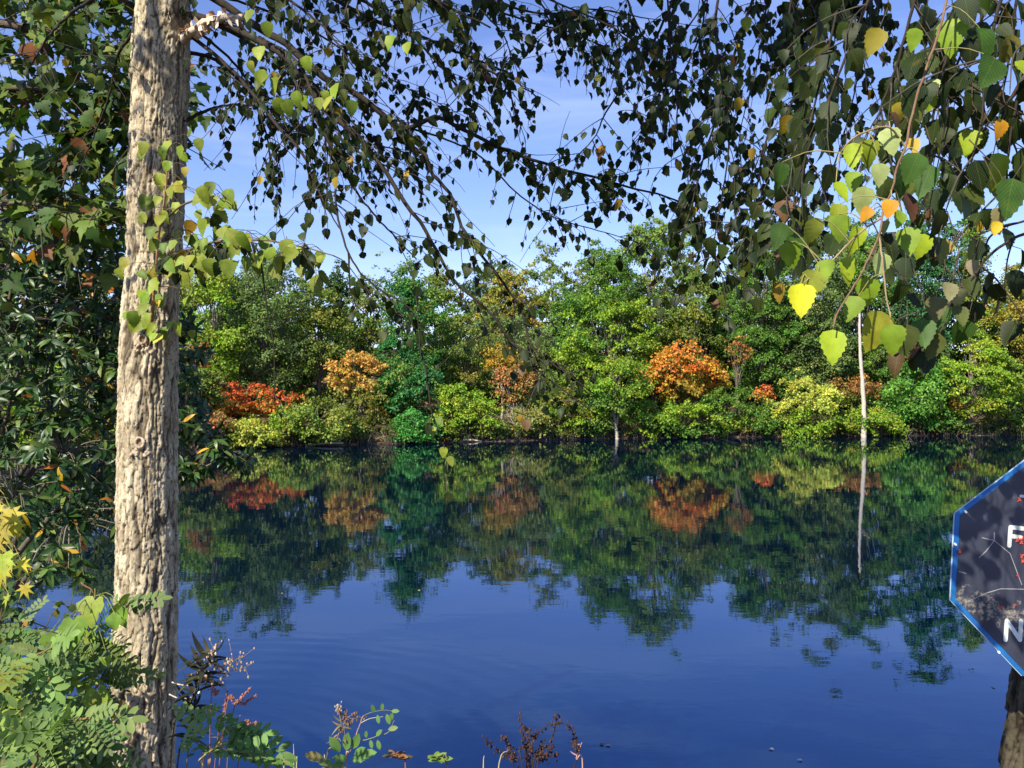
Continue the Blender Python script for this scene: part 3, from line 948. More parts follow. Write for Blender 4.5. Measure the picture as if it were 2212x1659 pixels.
# driftwood and stumps along the far waterline
DW = [(1560, 941, 1.9, .25, .35, 'pale fallen log sloping into the water below the orange maple', 'fallen_log'),
      (1905, 925, 3.2, .1, .12, 'pale fallen branch lying beside the foot of the bare snag', 'fallen_branch'),
      (1212, 944, .9, 1.3, 1.2, 'short pale stump leaning at the waterline right of the middle', 'stump'),
      (660, 960, 3.0, .05, .1, 'long pale driftwood log on the left far shore', 'fallen_log'),
      (1000, 953, 1.6, -.08, .1, 'short driftwood log below the yellow-green shrub', 'fallen_log'),
      (1700, 941, 2.2, .12, -.1, 'dark fallen branch below the large pale shrub', 'fallen_branch')]
for u, v, ln_, tilt, yaw, lab, nm in DW:
    a = far_pt(u, v, .25)
    a[2] = max(float(far_z(a[0], a[1])), 0.02)+.05
    d = np.array([math.cos(tilt)*math.cos(yaw), math.cos(tilt)*math.sin(yaw), math.sin(tilt)])
    root = thing(nm, lab, 'log', a, 'driftwood along the far shore')
    mb = MB()
    l2 = smooth_line([a, a+d*ln_*.5+[0, 0, .06], a+d*ln_], 8)
    mb.tube(l2, np.linspace(.12, .07, 8), 7, (.50, .42, .30))
    mb.build('trunk', M_LIMB, root, smooth=True, base=a)
    mb = MB()
    for f in (3, 5, 6):
        mb.tube(smooth_line([l2[f], l2[f]+[rnd(-.2, .2), -.1, .25], l2[f]+[rnd(-.5, .5), -.2, .5]], 5), np.linspace(.035, .01, 5), 4, (.45, .37, .27))
    mb.build('broken_branch', M_LIMB, root, base=a)

# undergrowth of twigs, roots and small leaves along the far waterline: nobody could count it
mb, tw = MB(), MB()
RNG = np.random.default_rng(77)
n = 2600
xx = RNG.uniform(-42, 62, n)
for x in xx:
    off = abs(RNG.normal())*1.6-.2
    y = float(shore_y(x))+off
    z = max(0, float(far_z(x, y)))
    h = rnd(.25, 1.5)
    a = np.array([x, y, z-.05])
    e = a+np.array([rnd(-.6, .6), rnd(-.7, .1), h])
    tw.tube(smooth_line([a, (a+e)/2+[rnd(-.15, .15), 0, .1], e], 4), [.022, .017, .012, .006], 3, np.array(BARKS['grey'])*rnd(.3, 1.7), cap=False)
    if RNG.random() < .7:
        k = int(rnd(8, 26))
        pal = [OLIVE, GREEN, YGREEN, GOLD, RUST, PALE][int(RNG.choice(6, p=[.3, .25, .2, .1, .07, .08]))]
        dv = unit(RNG.normal(size=(k, 3)))
        mb.stamp(CHIP, e+dv*RNG.uniform(.05, .42, (k, 1))*[1, 1, .6], frames(RNG.normal(size=(k, 3)), unit(dv+[0, -.3, .6])), RNG.uniform(.10, .22, k), np.array([pick_col(pal) for _ in range(k)]))
o = mb.build('shore_undergrowth', M_FAR)
tag(o, 'low leafy undergrowth along the far waterline', 'undergrowth', None, 'stuff')
o = tw.build('shore_twigs', M_LIMB)
tag(o, 'tangle of bare twigs and roots along the far waterline', 'twigs', None, 'stuff')
# forest floor brush deeper in the wood
mb = MB()
n = 16000
x = RNG.uniform(-60, 75, n); y = shore_y(x)+RNG.uniform(2, 34, n)
z = far_z(x, y)+RNG.uniform(.1, 2.4, n)**1.0
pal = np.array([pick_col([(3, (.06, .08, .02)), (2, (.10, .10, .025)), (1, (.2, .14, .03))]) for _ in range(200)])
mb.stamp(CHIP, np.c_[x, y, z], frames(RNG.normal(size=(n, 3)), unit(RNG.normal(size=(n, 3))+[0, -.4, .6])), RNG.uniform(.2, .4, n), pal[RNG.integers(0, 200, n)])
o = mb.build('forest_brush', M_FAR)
tag(o, 'dim leafy brush under the trees of the far wood', 'undergrowth', None, 'stuff')

# ------------------------------------------------------------------ bark trunks


def bark_trunk(cen, rad, zs, sides, seed, depth=.013, cw=.022, ch=.115):
    """cen(z)->(x,y), rad(z); returns V, F, fissure, colour"""
    rg = np.random.default_rng(seed)
    R0 = float(np.mean([rad(z) for z in zs]))
    circ = 2*math.pi*R0
    nc = max(8, int(circ/cw))
    th = np.linspace(0, 2*math.pi, sides, endpoint=False)
    T, Z = np.meshgrid(th, zs)
    s = T/(2*math.pi)*nc                                     # cell units round the trunk
    t = (Z-zs[0])/ch
    wx = (vnoise(s*1.0, t*2.2, nc)-.5)*1.1+(vnoise(s*3, t*6+9, nc*3)-.5)*.4
    wt = (vnoise(s*1.0+0, t*1.5+31, nc)-.5)*1.0+(vnoise(s*4, t*5+77, nc*4)-.5)*.3
    s2, t2 = s+wx, t+wt
    nr = int(t.max())+6
    jx, jy, hh = rg.random((nc, nr)), rg.random((nc, nr)), rg.random((nc, nr))
    i0, j0 = np.floor(s2).astype(int), np.floor(t2).astype(int)
    F1 = np.full(s.shape, 9.); F2 = np.full(s.shape, 9.); HI = np.zeros(s.shape); TY = np.zeros(s.shape)
    for di in (-1, 0, 1):
        for dj in (-1, 0, 1):
            a, b = (i0+di) % nc, np.clip(j0+dj+2, 0, nr-1)
            dx = (i0+di)+jx[a, b]-s2
            dy = (j0+dj)+jy[a, b]-t2
            d = np.sqrt(dx*dx+dy*dy)
            new = d < F1
            F2 = np.where(new, F1, np.minimum(F2, d))
            HI = np.where(new, hh[a, b], HI)
            TY = np.where(new, dy, TY)
            F1 = np.where(new, d, F1)
    e = F2-F1
    fis = np.clip((e-.01)/.10, 0, 1)
    ridge = vnoise(s*.9, t*.35+50, nc)                        # long vertical ridges
    fine = vnoise(s*6, t*14, nc*6)*.6+vnoise(s*14, t*22+5, nc*14)*.4
    r2 = np.abs(vnoise(s*1.0+1.6*vnoise(s*.5, t*.9, nc), t*.30+8)-.5)*2       # long fissures
    mid_ = vnoise(s*3, t*5+3, nc*3)
    disp = depth*(.55*fis*(.35+.8*HI)+.75*fis*np.clip(TY, -.5, .6)+.75*np.clip(r2*2.6, 0, 1)+.55*(ridge-.5)+.42*(mid_-.5)+.42*(fine-.5))
    fis = fis*np.clip(r2*4.2, 0, 1)
    Rr = np.array([rad(z) for z in zs])[:, None]+disp
    C = np.array([cen(z) for z in zs])
    V = np.stack([C[:, 0][:, None]+Rr*np.cos(T), C[:, 1][:, None]+Rr*np.sin(T), Z], -1).reshape(-1, 3)
    n = len(zs)
    i = np.arange(n-1)[:, None]*sides
    j = np.arange(sides)[None, :]
    k = (j+1) % sides
    F = np.stack([i+j, i+k, i+sides+k, i+sides+j], -1).reshape(-1, 4)
    return V, F, fis.ravel(), HI.ravel()


def bark_mat(name, plate, plate2, crack):
    m, nt, out = new_mat(name)
    L = nt.links
    pb = N(nt, 'ShaderNodeBsdfPrincipled'); pb.inputs['Roughness'].default_value = .9; pb.inputs['Specular IOR Level'].default_value = .15
    fa = N(nt, 'ShaderNodeAttribute'); fa.attribute_name = 'fis'
    ha = N(nt, 'ShaderNodeAttribute'); ha.attribute_name = 'hi'
    ge = N(nt, 'ShaderNodeNewGeometry')
    nz = N(nt, 'ShaderNodeTexNoise'); nz.inputs['Scale'].default_value = 55; nz.inputs['Detail'].default_value = 8; nz.inputs['Roughness'].default_value = .7
    L.new(ge.outputs['Position'], nz.inputs['Vector'])
    n2 = N(nt, 'ShaderNodeTexNoise'); n2.inputs['Scale'].default_value = 7; n2.inputs['Detail'].default_value = 3
    L.new(ge.outputs['Position'], n2.inputs['Vector'])
    ad = N(nt, 'ShaderNodeMath', operation='MULTIPLY_ADD'); L.new(ha.outputs['Fac'], ad.inputs[0]); ad.inputs[1].default_value = .5; L.new(n2.outputs['Fac'], ad.inputs[2])
    mr = N(nt, 'ShaderNodeMapRange'); L.new(ad.outputs[0], mr.inputs['Value']); mr.inputs['From Min'].default_value = .45; mr.inputs['From Max'].default_value = 1.0
    a = N(nt, 'ShaderNodeMix', data_type='RGBA'); L.new(mr.outputs[0], a.inputs['Factor']); a.inputs[6].default_value = (*plate, 1); a.inputs[7].default_value = (*plate2, 1)
    hr = N(nt, 'ShaderNodeMapRange'); L.new(nz.outputs['Fac'], hr.inputs['Value']); hr.inputs['From Min'].default_value = .3; hr.inputs['From Max'].default_value = .7
    hr.inputs['To Min'].default_value = .62; hr.inputs['To Max'].default_value = 1.25
    hs = N(nt, 'ShaderNodeHueSaturation'); L.new(a.outputs[2], hs.inputs['Color']); L.new(hr.outputs[0], hs.inputs['Value'])
    cm = N(nt, 'ShaderNodeMapRange'); L.new(fa.outputs['Fac'], cm.inputs['Value']); cm.inputs['From Min'].default_value = .0; cm.inputs['From Max'].default_value = .8
    cm.inputs['To Min'].default_value = 1; cm.inputs['To Max'].default_value = 0
    b = N(nt, 'ShaderNodeMix', data_type='RGBA'); L.new(cm.outputs[0], b.inputs['Factor']); L.new(hs.outputs[0], b.inputs[6]); b.inputs[7].default_value = (*crack, 1)
    L.new(b.outputs[2], pb.inputs['Base Color'])
    bp = N(nt, 'ShaderNodeBump'); bp.inputs['Strength'].default_value = .7; bp.inputs['Distance'].default_value = .006
    L.new(nz.outputs['Fac'], bp.inputs['Height']); L.new(bp.outputs[0], pb.inputs['Normal'])
    L.new(pb.outputs[0], out.inputs[0])
    return m


M_BARK = bark_mat('pale_rough_bark', (.35, .28, .175), (.64, .545, .37), (.065, .046, .03))
M_BARK_DARK = bark_mat('dark_rough_bark', (.035, .027, .018), (.13, .11, .07), (.012, .009, .006))

# ------------------------------------------------------------------ the big birch on the left
RNG = np.random.default_rng(11)
TY0 = 4.8
EDGE = [(-300, 318, 412), (0, 298, 403), (150, 290, 402), (250, 288, 398), (400, 283, 392), (550, 280, 385), (650, 272, 379), (800, 264, 378), (1000, 260, 376), (1200, 258, 377), (1400, 252, 376), (1500, 250, 373), (1660, 248, 371), (2000, 235, 385)]
ez = np.array([P(0, e[0], TY0)[2] for e in EDGE])[::-1]
ec = np.array([P((e[1]+e[2])/2, 0, TY0)[0] for e in EDGE])[::-1]
er = np.array([(e[2]-e[1])/2*TY0/FPX for e in EDGE])[::-1]*.985
def b_cen(z): return (float(np.interp(z, ez, ec)), TY0)
def b_rad(z): return float(np.interp(z, ez, er))-.004
BZ = float(near_z(np.array(-2.05), np.array(TY0)))-.1
base = np.array([b_cen(BZ)[0], TY0, BZ])
birch = thing('birch_tree', 'tall birch with a thick rough pale trunk and long drooping leafy branches at left', 'tree', base)
zs = np.arange(BZ, 7.75, .0075)
V, F, fis, hi = bark_trunk(b_cen, b_rad, zs, 190, 5)
me = make_mesh('trunk', V-base, [F], smooth=True, fl={'fis': fis, 'hi': hi})
me.materials.append(M_BARK)
o = bpy.data.objects.new('trunk', me); COL.objects.link(o); o.parent = birch
# upper stem beyond the frame
mb = MB()
top = [np.array([*b_cen(7.7), 7.7]), np.array([-1.9, 4.8, 9.0]), np.array([-1.75, 4.9, 10.6]), np.array([-1.6, 5.0, 12.2])]
mb.tube(smooth_line(top, 16), np.linspace(.128, .03, 16), 12, (.42, .36, .27))
mb.build('upper_stem', M_LIMB, birch, smooth=True, base=base)
# pruned knots on the front of the trunk
for (u, v, r) in ((307, 733, .024), (302, 956, .026)):
    zc = P(0, v, TY0-.15)[2]
    x = P(u, v, TY0-.15)[0]
    cx, cy = b_cen(zc)
    rr = b_rad(zc)+.008
    yy = cy-math.sqrt(max(rr*rr-(x-cx)**2, 0))
    nrm = unit(np.array([x-cx, yy-cy, 0.0]))
    side = np.cross([0, 0, 1], nrm)
    mb = MB()
    th = np.linspace(0, 2*math.pi, 17)
    ring = np.array([np.array([x, yy, zc])+(side*math.cos(a)*.8+np.array([0, 0, 1])*math.sin(a))*r for a in th])+nrm*.010
    mb.tube(ring, .008*RNG.uniform(.8, 1.3, 17), 6, (.52, .42, .30), cap=False)
    disc = np.vstack([np.array([x, yy, zc])+nrm*.006, ring])
    mb.add(disc, np.array([(0, i, i+1) for i in range(1, 17)]), (.34, .23, .13))
    for _ in range(9):
        p = np.array([x, yy, zc])+side*rnd(-.045, .045)+np.array([0, 0, rnd(-.075, -.015)])
        mb.tube(np.array([p-nrm*.01, p+nrm*rnd(.008, .02)+np.array([0, 0, -.01])]), [.012, .006], 5, (.50, .40, .29))
    mb.build('knot', M_LIMB, birch, base=base)

bl = Leaves()
twigs = MB()
BC = (.055, .045, .035)
BIRCH_SHADE_PAL = [(6, (.020, .036, .007)), (3, (.032, .052, .008)), (2, (.014, .028, .007)), (.7, (.09, .11, .016)), (.25, (.38, .25, .03)), (.25, (.13, .07, .03))]  # greens darkened, crown shade put into the leaf colour
LIT_PAL = [(5, (.22, .29, .03)), (3, (.28, .32, .04)), (2, (.15, .23, .025)), (.8, (.42, .36, .05)), (.25, (.5, .28, .03))]  # sunlit leaves of the same tree: light put into a paler, yellower colour


def grow(lv, line, r0, per_m, L0, pal, size, f0=.1, droop=.8, step=.055, lean=(0, 0, 0), sub=.35, tws=twigs, tcol=BC):
    """twigs with hanging leaves along a branch line"""
    seg = np.linalg.norm(np.diff(line, axis=0), axis=1)
    cum = np.concatenate([[0], np.cumsum(seg)])
    tot = cum[-1]
    n = max(1, int(tot*per_m))
    for k in range(n):
        d = (f0+(1-f0)*RNG.random())*tot
        i = min(int(np.searchsorted(cum, d)), len(line)-1)
        p = line[i]
        tan = unit(line[min(i+1, len(line)-1)]-line[max(i-1, 0)])
        dr = unit(tan*.6+RNG.normal(size=3)*[.6, .6, .35]+np.array(lean))
        Lw = L0*rnd(.5, 1.3)
        pts = [p]
        for q in range(5):
            dr = unit(dr+np.array([0, 0, -droop*.22])+RNG.normal(size=3)*.12)
            pts.append(pts[-1]+dr*Lw/5)
        pts = smooth_line(np.array(pts), 9)
        tws.tube(pts, np.linspace(.0030, .0013, 9), 3, np.array(tcol)*rnd(.7, 1.6), cap=False)
        m_ = max(2, int(Lw/step))
        for q in range(m_):
            t = .15+.85*(q+rnd(0, .8))/m_
            a = pts[min(8, int(t*8))]
            hang = unit(np.array([RNG.normal()*.45, RNG.normal()*.45, -1.0])+dr*.25)
            nor = unit(np.array([RNG.normal()*.8, -1.0+RNG.normal()*.7, .35+RNG.normal()*.35]))
            pet = unit(RNG.normal(size=3)*[.8, .8, .3]+[0, 0, -.3])*rnd(.012, .028)
            s = size*rnd(.48, 1.25)
            if p[2] < 8.3:
                tws.tube(np.array([a, a+pet]), [.0012, .001], 3, np.array(tcol)*1.3, cap=False)
            lv.add(a+pet, hang, nor, s, pick_col(pal))


def branch(root, base, pts, r0, r1, name='branch', n=40, col=(.040, .032, .024), mat=None, sides=7):  # default bark darkened, the crown's shade put into its colour
    line = smooth_line(np.array(pts), n)
    line[2:-1] += RNG.normal(size=(n-3, 3))*min(.004, r0*.16)
    mb = MB()
    mb.tube(line, np.linspace(r0, r1, n), sides, col)
    o = mb.build(name, mat or M_LIMB, root, smooth=True, base=base)
    LINES.setdefault(root.name, []).append((o, line))
    return line


def UVY(l): return [P(*a) for a in l]


BR = [
 # drooping limbs in view: points (u, v, depth), radius from/to, twigs per metre, twig length, leaf size
 ([(355, -40, 4.8), (450, -10, 4.75), (563, 63, 4.7), (620, 97, 4.65), (696, 167, 4.6), (786, 213, 4.6), (843, 263, 4.6), (886, 277, 4.6), (940, 255, 4.65), (1010, 285, 4.7), (1106, 330, 4.8), (1220, 366, 4.8), (1323, 393, 4.85), (1472, 437, 4.9)], .030, .005, 11, .42, .062),
 ([(843, 263, 4.6), (886, 313, 4.55), (920, 337, 4.5), (933, 373, 4.5), (973, 420, 4.5), (996, 483, 4.45), (1036, 546, 4.4), (1099, 626, 4.4), (1131, 683, 4.4), (1148, 746, 4.35), (1215, 800, 4.3), (1285, 852, 4.3)], .016, .003, 9, .30, .058),
 ([(365, 20, 4.8), (480, 50, 4.6), (603, 113, 4.4), (633, 150, 4.35), (686, 217, 4.3), (740, 267, 4.2), (786, 310, 4.2), (820, 353, 4.2), (870, 430, 4.1), (913, 487, 4.1), (946, 547, 4.1), (985, 612, 4.1), (1056, 672, 4.1), (1099, 729, 4.1), (1185, 818, 4.1), (1286, 895, 4.1)], .024, .0025, 8, .30, .058),
 ([(390, 60, 4.8), (500, 150, 4.6), (596, 267, 4.4), (650, 327, 4.3), (670, 373, 4.3), (696, 430, 4.25), (733, 493, 4.2)], .015, .003, 9, .34, .058),
 ([(560, 80, 4.6), (646, 140, 4.2), (703, 290, 4.1), (726, 347, 4.1), (726, 443, 4.1), (753, 547, 4.0), (800, 610, 4.0), (880, 660, 4.0)], .011, .003, 8, .30, .056),
 ([(600, 110, 4.5), (666, 227, 4.3), (740, 363, 4.2), (783, 433, 4.2), (840, 497, 4.2), (900, 560, 4.2)], .011, .003, 8, .32, .056),
 ([(360, -80, 4.8), (520, -60, 5.0), (680, -20, 5.1), (800, 40, 5.2), (900, 75, 5.2), (980, 110, 5.2), (1080, 150, 5.3), (1160, 210, 5.3)], .022, .004, 12, .42, .062),
 ([(360, -120, 4.8), (560, -120, 5.0), (800, -60, 5.0), (930, 0, 5.0), (990, 60, 5.0), (1030, 130, 5.0), (1090, 180, 5.0), (1120, 260, 5.0)], .022, .004, 10, .4, .060),
 ([(396, 113, 4.8), (443, 120, 4.9), (483, 143, 5.0), (533, 193, 5.1), (570, 270, 5.1), (590, 380, 5.1)], .016, .004, 14, .42, .060),
 ([(397, 263, 4.8), (443, 240, 4.9), (500, 227, 5.0), (580, 235, 5.0), (650, 270, 5.0)], .014, .003, 13, .40, .060),
 ([(380, 30, 4.8), (480, 60, 5.3), (600, 130, 5.6), (700, 200, 5.7), (800, 300, 5.8), (880, 330, 5.8)], .016, .004, 14, .42, .062),
 ([(370, -60, 4.8), (470, -50, 4.3), (590, -20, 4.1), (700, 60, 4.0), (760, 140, 3.9)], .014, .003, 11, .35, .060),
 ([(300, 20, 4.8), (240, -10, 4.6), (180, 10, 4.5), (120, 60, 4.4), (60, 150, 4.3)], .018, .004, 10, .35, .058),
 ([(295, 60, 4.8), (255, 120, 5.1), (235, 210, 5.2), (200, 300, 5.3), (150, 420, 5.3)], .013, .003, 9, .32, .056),
 ([(380, -140, 4.8), (520, -170, 4.3), (660, -120, 4.1), (830, -60, 4.0), (960, 10, 4.0), (1060, 60, 4.0)], .02, .004, 11, .36, .062),
]
BR += [
 ([(700, -90, 5.2), (860, -50, 5.3), (1000, -10, 5.4), (1120, 40, 5.5), (1230, 70, 5.5), (1330, 110, 5.5)], .014, .003, 14, .40, .058),
 ([(640, -60, 4.6), (760, -10, 4.6), (860, 50, 4.6), (940, 130, 4.7), (1000, 200, 4.7), (1060, 250, 4.7)], .014, .003, 13, .36, .056),
 ([(900, -80, 4.7), (1010, -30, 4.7), (1090, 10, 4.7), (1180, 30, 4.7), (1280, 20, 4.7), (1400, 40, 4.7)], .012, .003, 15, .34, .056),
 ([(420, 60, 5.4), (500, 130, 5.6), (560, 200, 5.7), (640, 230, 5.8), (720, 270, 5.9), (800, 360, 5.9)], .012, .003, 16, .42, .060),
 ([(420, -20, 5.2), (540, 10, 5.5), (660, 60, 5.7), (760, 120, 5.8), (860, 180, 5.8), (960, 230, 5.8)], .012, .003, 16, .42, .060),
 ([(886, 277, 4.6), (960, 300, 4.7), (1040, 340, 4.8), (1120, 420, 4.8), (1200, 470, 4.8), (1300, 500, 4.8), (1400, 530, 4.8)], .008, .002, 10, .30, .055),
 ([(1000, -60, 4.2), (1040, 20, 4.2), (1090, 80, 4.2), (1110, 150, 4.2)], .008, .002, 14, .28, .058),
]
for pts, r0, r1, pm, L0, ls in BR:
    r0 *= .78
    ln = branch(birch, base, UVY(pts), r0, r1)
    pal = BIRCH_SHADE_PAL
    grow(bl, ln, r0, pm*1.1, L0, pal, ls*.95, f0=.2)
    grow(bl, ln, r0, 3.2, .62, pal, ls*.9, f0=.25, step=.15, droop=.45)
# short peeling branch stub at the top
ln = branch(birch, base, UVY([(395, 85, 4.75), (425, 62, 4.65), (450, 45, 4.6), (490, 38, 4.55), (525, 37, 4.5)]), .026, .017, name='peeling_branch', n=18, col=(.62, .50, .38))
mb = MB()
for k in range(60):
    i = int(rnd(1, 17)); p = ln[i]; d = rdir(); tan = unit(ln[min(17, i+1)]-ln[i-1])
    d = unit(d-tan*(d@tan)); w = np.cross(tan, d)
    q = p+d*.024
    mb.add(np.array([q-tan*.012, q+tan*.012, q+tan*.016+d*rnd(.01, .03)+w*rnd(.01, .03), q-tan*.01+d*rnd(.005, .03)+w*rnd(.01, .03)]), np.array([[0, 1, 2, 3]]), np.array([(.62, .45, .30), (.70, .60, .48), (.42, .26, .15)][k % 3]))
mb.build('peeling_bark', M_DRY, birch, base=base)['kind'] = 'stuff'
# epicormic sprout up the front of the trunk and the low leafy branch to the right
ln = branch(birch, base, UVY([(318, 745, 4.62), (326, 700, 4.5), (333, 640, 4.42), (338, 560, 4.4), (352, 450, 4.4), (362, 370, 4.42), (366, 300, 4.45)]), .009, .003, name='sprout', n=22, col=(.32, .17, .09))
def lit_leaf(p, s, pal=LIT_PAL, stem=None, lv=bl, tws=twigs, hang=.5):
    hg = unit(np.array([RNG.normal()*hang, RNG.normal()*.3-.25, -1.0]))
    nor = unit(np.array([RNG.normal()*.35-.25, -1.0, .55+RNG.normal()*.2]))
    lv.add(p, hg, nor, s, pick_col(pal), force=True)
    if stem is not None:
        i = int(np.argmin(np.linalg.norm(stem-p-np.array([0, 0, .03]), axis=1)))
        a = stem[i]
        tws.tube(smooth_line([a, (a+p)/2+np.array([0, 0, .02]), p], 5), [.002, .0018, .0015, .0013, .001], 3, (.20, .16, .07), cap=False)
for k in range(62):
    i = int(rnd(2, 22)); a = ln[i]
    lit_leaf(a+np.array([rnd(-.16, .2), rnd(-.12, .12), rnd(-.05, .10)]), rnd(.055, .095), stem=ln)
l2 = branch(birch, base, UVY([(372, 560, 4.65), (420, 535, 4.3), (480, 520, 4.0), (560, 518, 3.8), (640, 530, 3.7), (720, 552, 3.6)]), .008, .0025, name='sprout', n=24, col=(.16, .12, .06))
for k in range(58):
    i = int(23*RNG.random()**.8); a = l2[i]
    lit_leaf(a+np.array([rnd(-.14, .14), rnd(-.15, .15), rnd(-.10, .05)]), rnd(.06, .10), stem=l2)
grow(bl, l2, .008, 10, .26, BIRCH_SHADE_PAL, .07, f0=.05)
l3 = branch(birch, base, UVY([(360, 470, 4.5), (400, 440, 4.2), (450, 425, 4.0), (490, 430, 3.9)]), .006, .002, name='sprout', n=12, col=(.16, .12, .06))
for k in range(20):
    a = l3[int(rnd(0, 12))]
    lit_leaf(a+np.array([rnd(-.12, .12), rnd(-.15, .15), rnd(-.12, .06)]), rnd(.055, .09), stem=l3)
# bright near leaves on the upper right limb
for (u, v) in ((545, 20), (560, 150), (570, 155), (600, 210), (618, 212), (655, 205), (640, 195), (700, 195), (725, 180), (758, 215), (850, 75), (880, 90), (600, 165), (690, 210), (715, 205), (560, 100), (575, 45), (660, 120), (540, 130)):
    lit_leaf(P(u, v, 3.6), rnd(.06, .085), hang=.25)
    p = P(u, v, 3.6)
    twigs.tube(smooth_line([p, p+[rnd(-.02, .02), .1, .08], p+[rnd(-.08, 0), .35, .16]], 6), np.linspace(.001, .002, 6), 3, (.15, .12, .06), cap=False)
# thin bare twigs hanging below
for pts in ([(540, 520, 3.9), (562, 557, 3.9), (580, 689, 3.9), (591, 746, 3.9), (593, 871, 3.9)],
            [(880, 660, 4.0), (920, 800, 4.0), (930, 880, 4.0), (950, 940, 4.0), (968, 990, 4.0)],
            [(753, 547, 4.0), (760, 640, 4.0), (800, 690, 4.0)]):
    l_ = branch(birch, base, UVY(pts), .005, .0018, name='hanging_twig', n=24)
    grow(bl, l_, .004, 4, .16, BIRCH_SHADE_PAL, .055, f0=.3)
for (u, v) in ((947, 900), (960, 965), (935, 920), (970, 985)):
    lit_leaf(P(u, v, 4.0), .055)
# upper crown beyond the top of the frame: limbs and leaves that shade the drooping branches
CROWN = [([-1.95, 4.8, 8.2], [-2.3, 3.9, 8.8], [-1.9, 2.9, 9.2], [-1.2, 1.8, 9.3]), ([-1.9, 4.8, 8.6], [-1.4, 3.9, 9.0], [-.6, 2.6, 9.2], [.2, 1.2, 9.0]), ([-1.9, 4.8, 7.9], [-.8, 4.0, 8.6], [.4, 3.2, 8.9], [1.5, 2.6, 8.8]), ([-1.85, 4.8, 8.4], [-.6, 4.9, 9.2], [.8, 4.8, 9.3], [2.2, 4.4, 9.0]),
         ([-1.8, 4.9, 8.8], [-.9, 5.8, 9.5], [.4, 6.4, 9.7], [1.6, 6.6, 9.5]), ([-1.8, 4.9, 9.3], [-1.0, 3.6, 10.0], [.2, 2.2, 10.2], [1.2, 1.4, 10.0]),
         ([-1.7, 4.9, 10.0], [-.6, 4.4, 10.8], [.8, 3.8, 11.0], [1.8, 3.4, 10.8]), ([-1.7, 4.9, 10.4], [-.6, 5.6, 11.2], [.6, 6.0, 11.3], [1.6, 6.0, 11.1])]
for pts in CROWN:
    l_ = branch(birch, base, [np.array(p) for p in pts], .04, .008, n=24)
    grow(bl, l_, .04, 44, .75, BIRCH_SHADE_PAL, .10, f0=.08, step=.05)
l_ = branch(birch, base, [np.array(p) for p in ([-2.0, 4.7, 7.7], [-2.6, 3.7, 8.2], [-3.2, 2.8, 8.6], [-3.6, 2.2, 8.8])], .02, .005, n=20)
grow(bl, l_, .02, 7, .5, BIRCH_SHADE_PAL, .10, f0=.1, step=.09)
twigs.build('twigs', M_TWIG, birch, base=base)['kind'] = 'stuff'
print('birch', bl.build(birch, base, BIRCH, BIRCH_LO, M_BIRCH_O, M_BIRCH_A))

# ------------------------------------------------------------------ right birch carrying the sign
RNG = np.random.default_rng(21)
twr = MB()
rl = Leaves()
def r_cen(z): return (float(np.interp(z, [2, 3.8, 4.5, 5.5, 9.5], [1.64, 1.70, 1.78, 1.92, 2.5])), 2.78)
def r_rad(z): return float(np.interp(z, [2.6, 4, 6, 9.5], [.135, .125, .11, .06]))
RZ = float(near_z(np.array(1.65), np.array(2.78)))-.1
rbase = np.array([r_cen(RZ)[0], 2.78, RZ])
rtree = thing('birch_tree', 'dark-barked birch behind the sign with big leaves hanging in from the upper right', 'tree', rbase)
zs = np.arange(RZ, 5.6, .010)
V, F, fis, hi = bark_trunk(r_cen, r_rad, zs, 120, 9, depth=.014)
me = make_mesh('trunk', V-rbase, [F], smooth=True, fl={'fis': fis, 'hi': hi})
me.materials.append(M_BARK_DARK)
o = bpy.data.objects.new('trunk', me); COL.objects.link(o); o.parent = rtree
mb = MB()
zz = np.linspace(5.58, 9.5, 16)
mb.tube(np.array([[*r_cen(z), z] for z in zz]), [r_rad(z) for z in zz], 12, (.10, .08, .05))
mb.build('upper_stem', M_LIMB, rtree, smooth=True, base=rbase)
# limbs above the frame
for pts in ([[2.2, 2.8, 7.6], [1.4, 3.6, 8.2], [.6, 4.4, 8.4], [-.1, 5.2, 8.2]], [[2.25, 2.8, 7.9], [2.0, 4.0, 8.4], [1.6, 5.2, 8.6], [1.0, 6.2, 8.4]],
            [[2.1, 2.8, 7.2], [2.2, 4.2, 7.9], [2.4, 5.4, 8.1], [2.4, 6.6, 8.0]], [[2.05, 2.8, 6.6], [1.6, 2.4, 6.9], [1.1, 2.1, 6.75], [.6, 1.9, 6.6]],
            [[2.4, 2.8, 8.6], [1.6, 3.2, 9.4], [.7, 3.6, 9.6], [0, 4.2, 9.4]], [[2.4, 2.8, 8.8], [2.2, 3.8, 9.6], [1.9, 4.8, 9.7], [1.6, 5.6, 9.5]]):
    l_ = branch(rtree, rbase, [np.array(p) for p in pts], .045, .01, n=24)
    if pts[-1][1] > 2.5:
        grow(rl, l_, .04, 42, .75, BIRCH_SHADE_PAL, .10, f0=.1, step=.05)
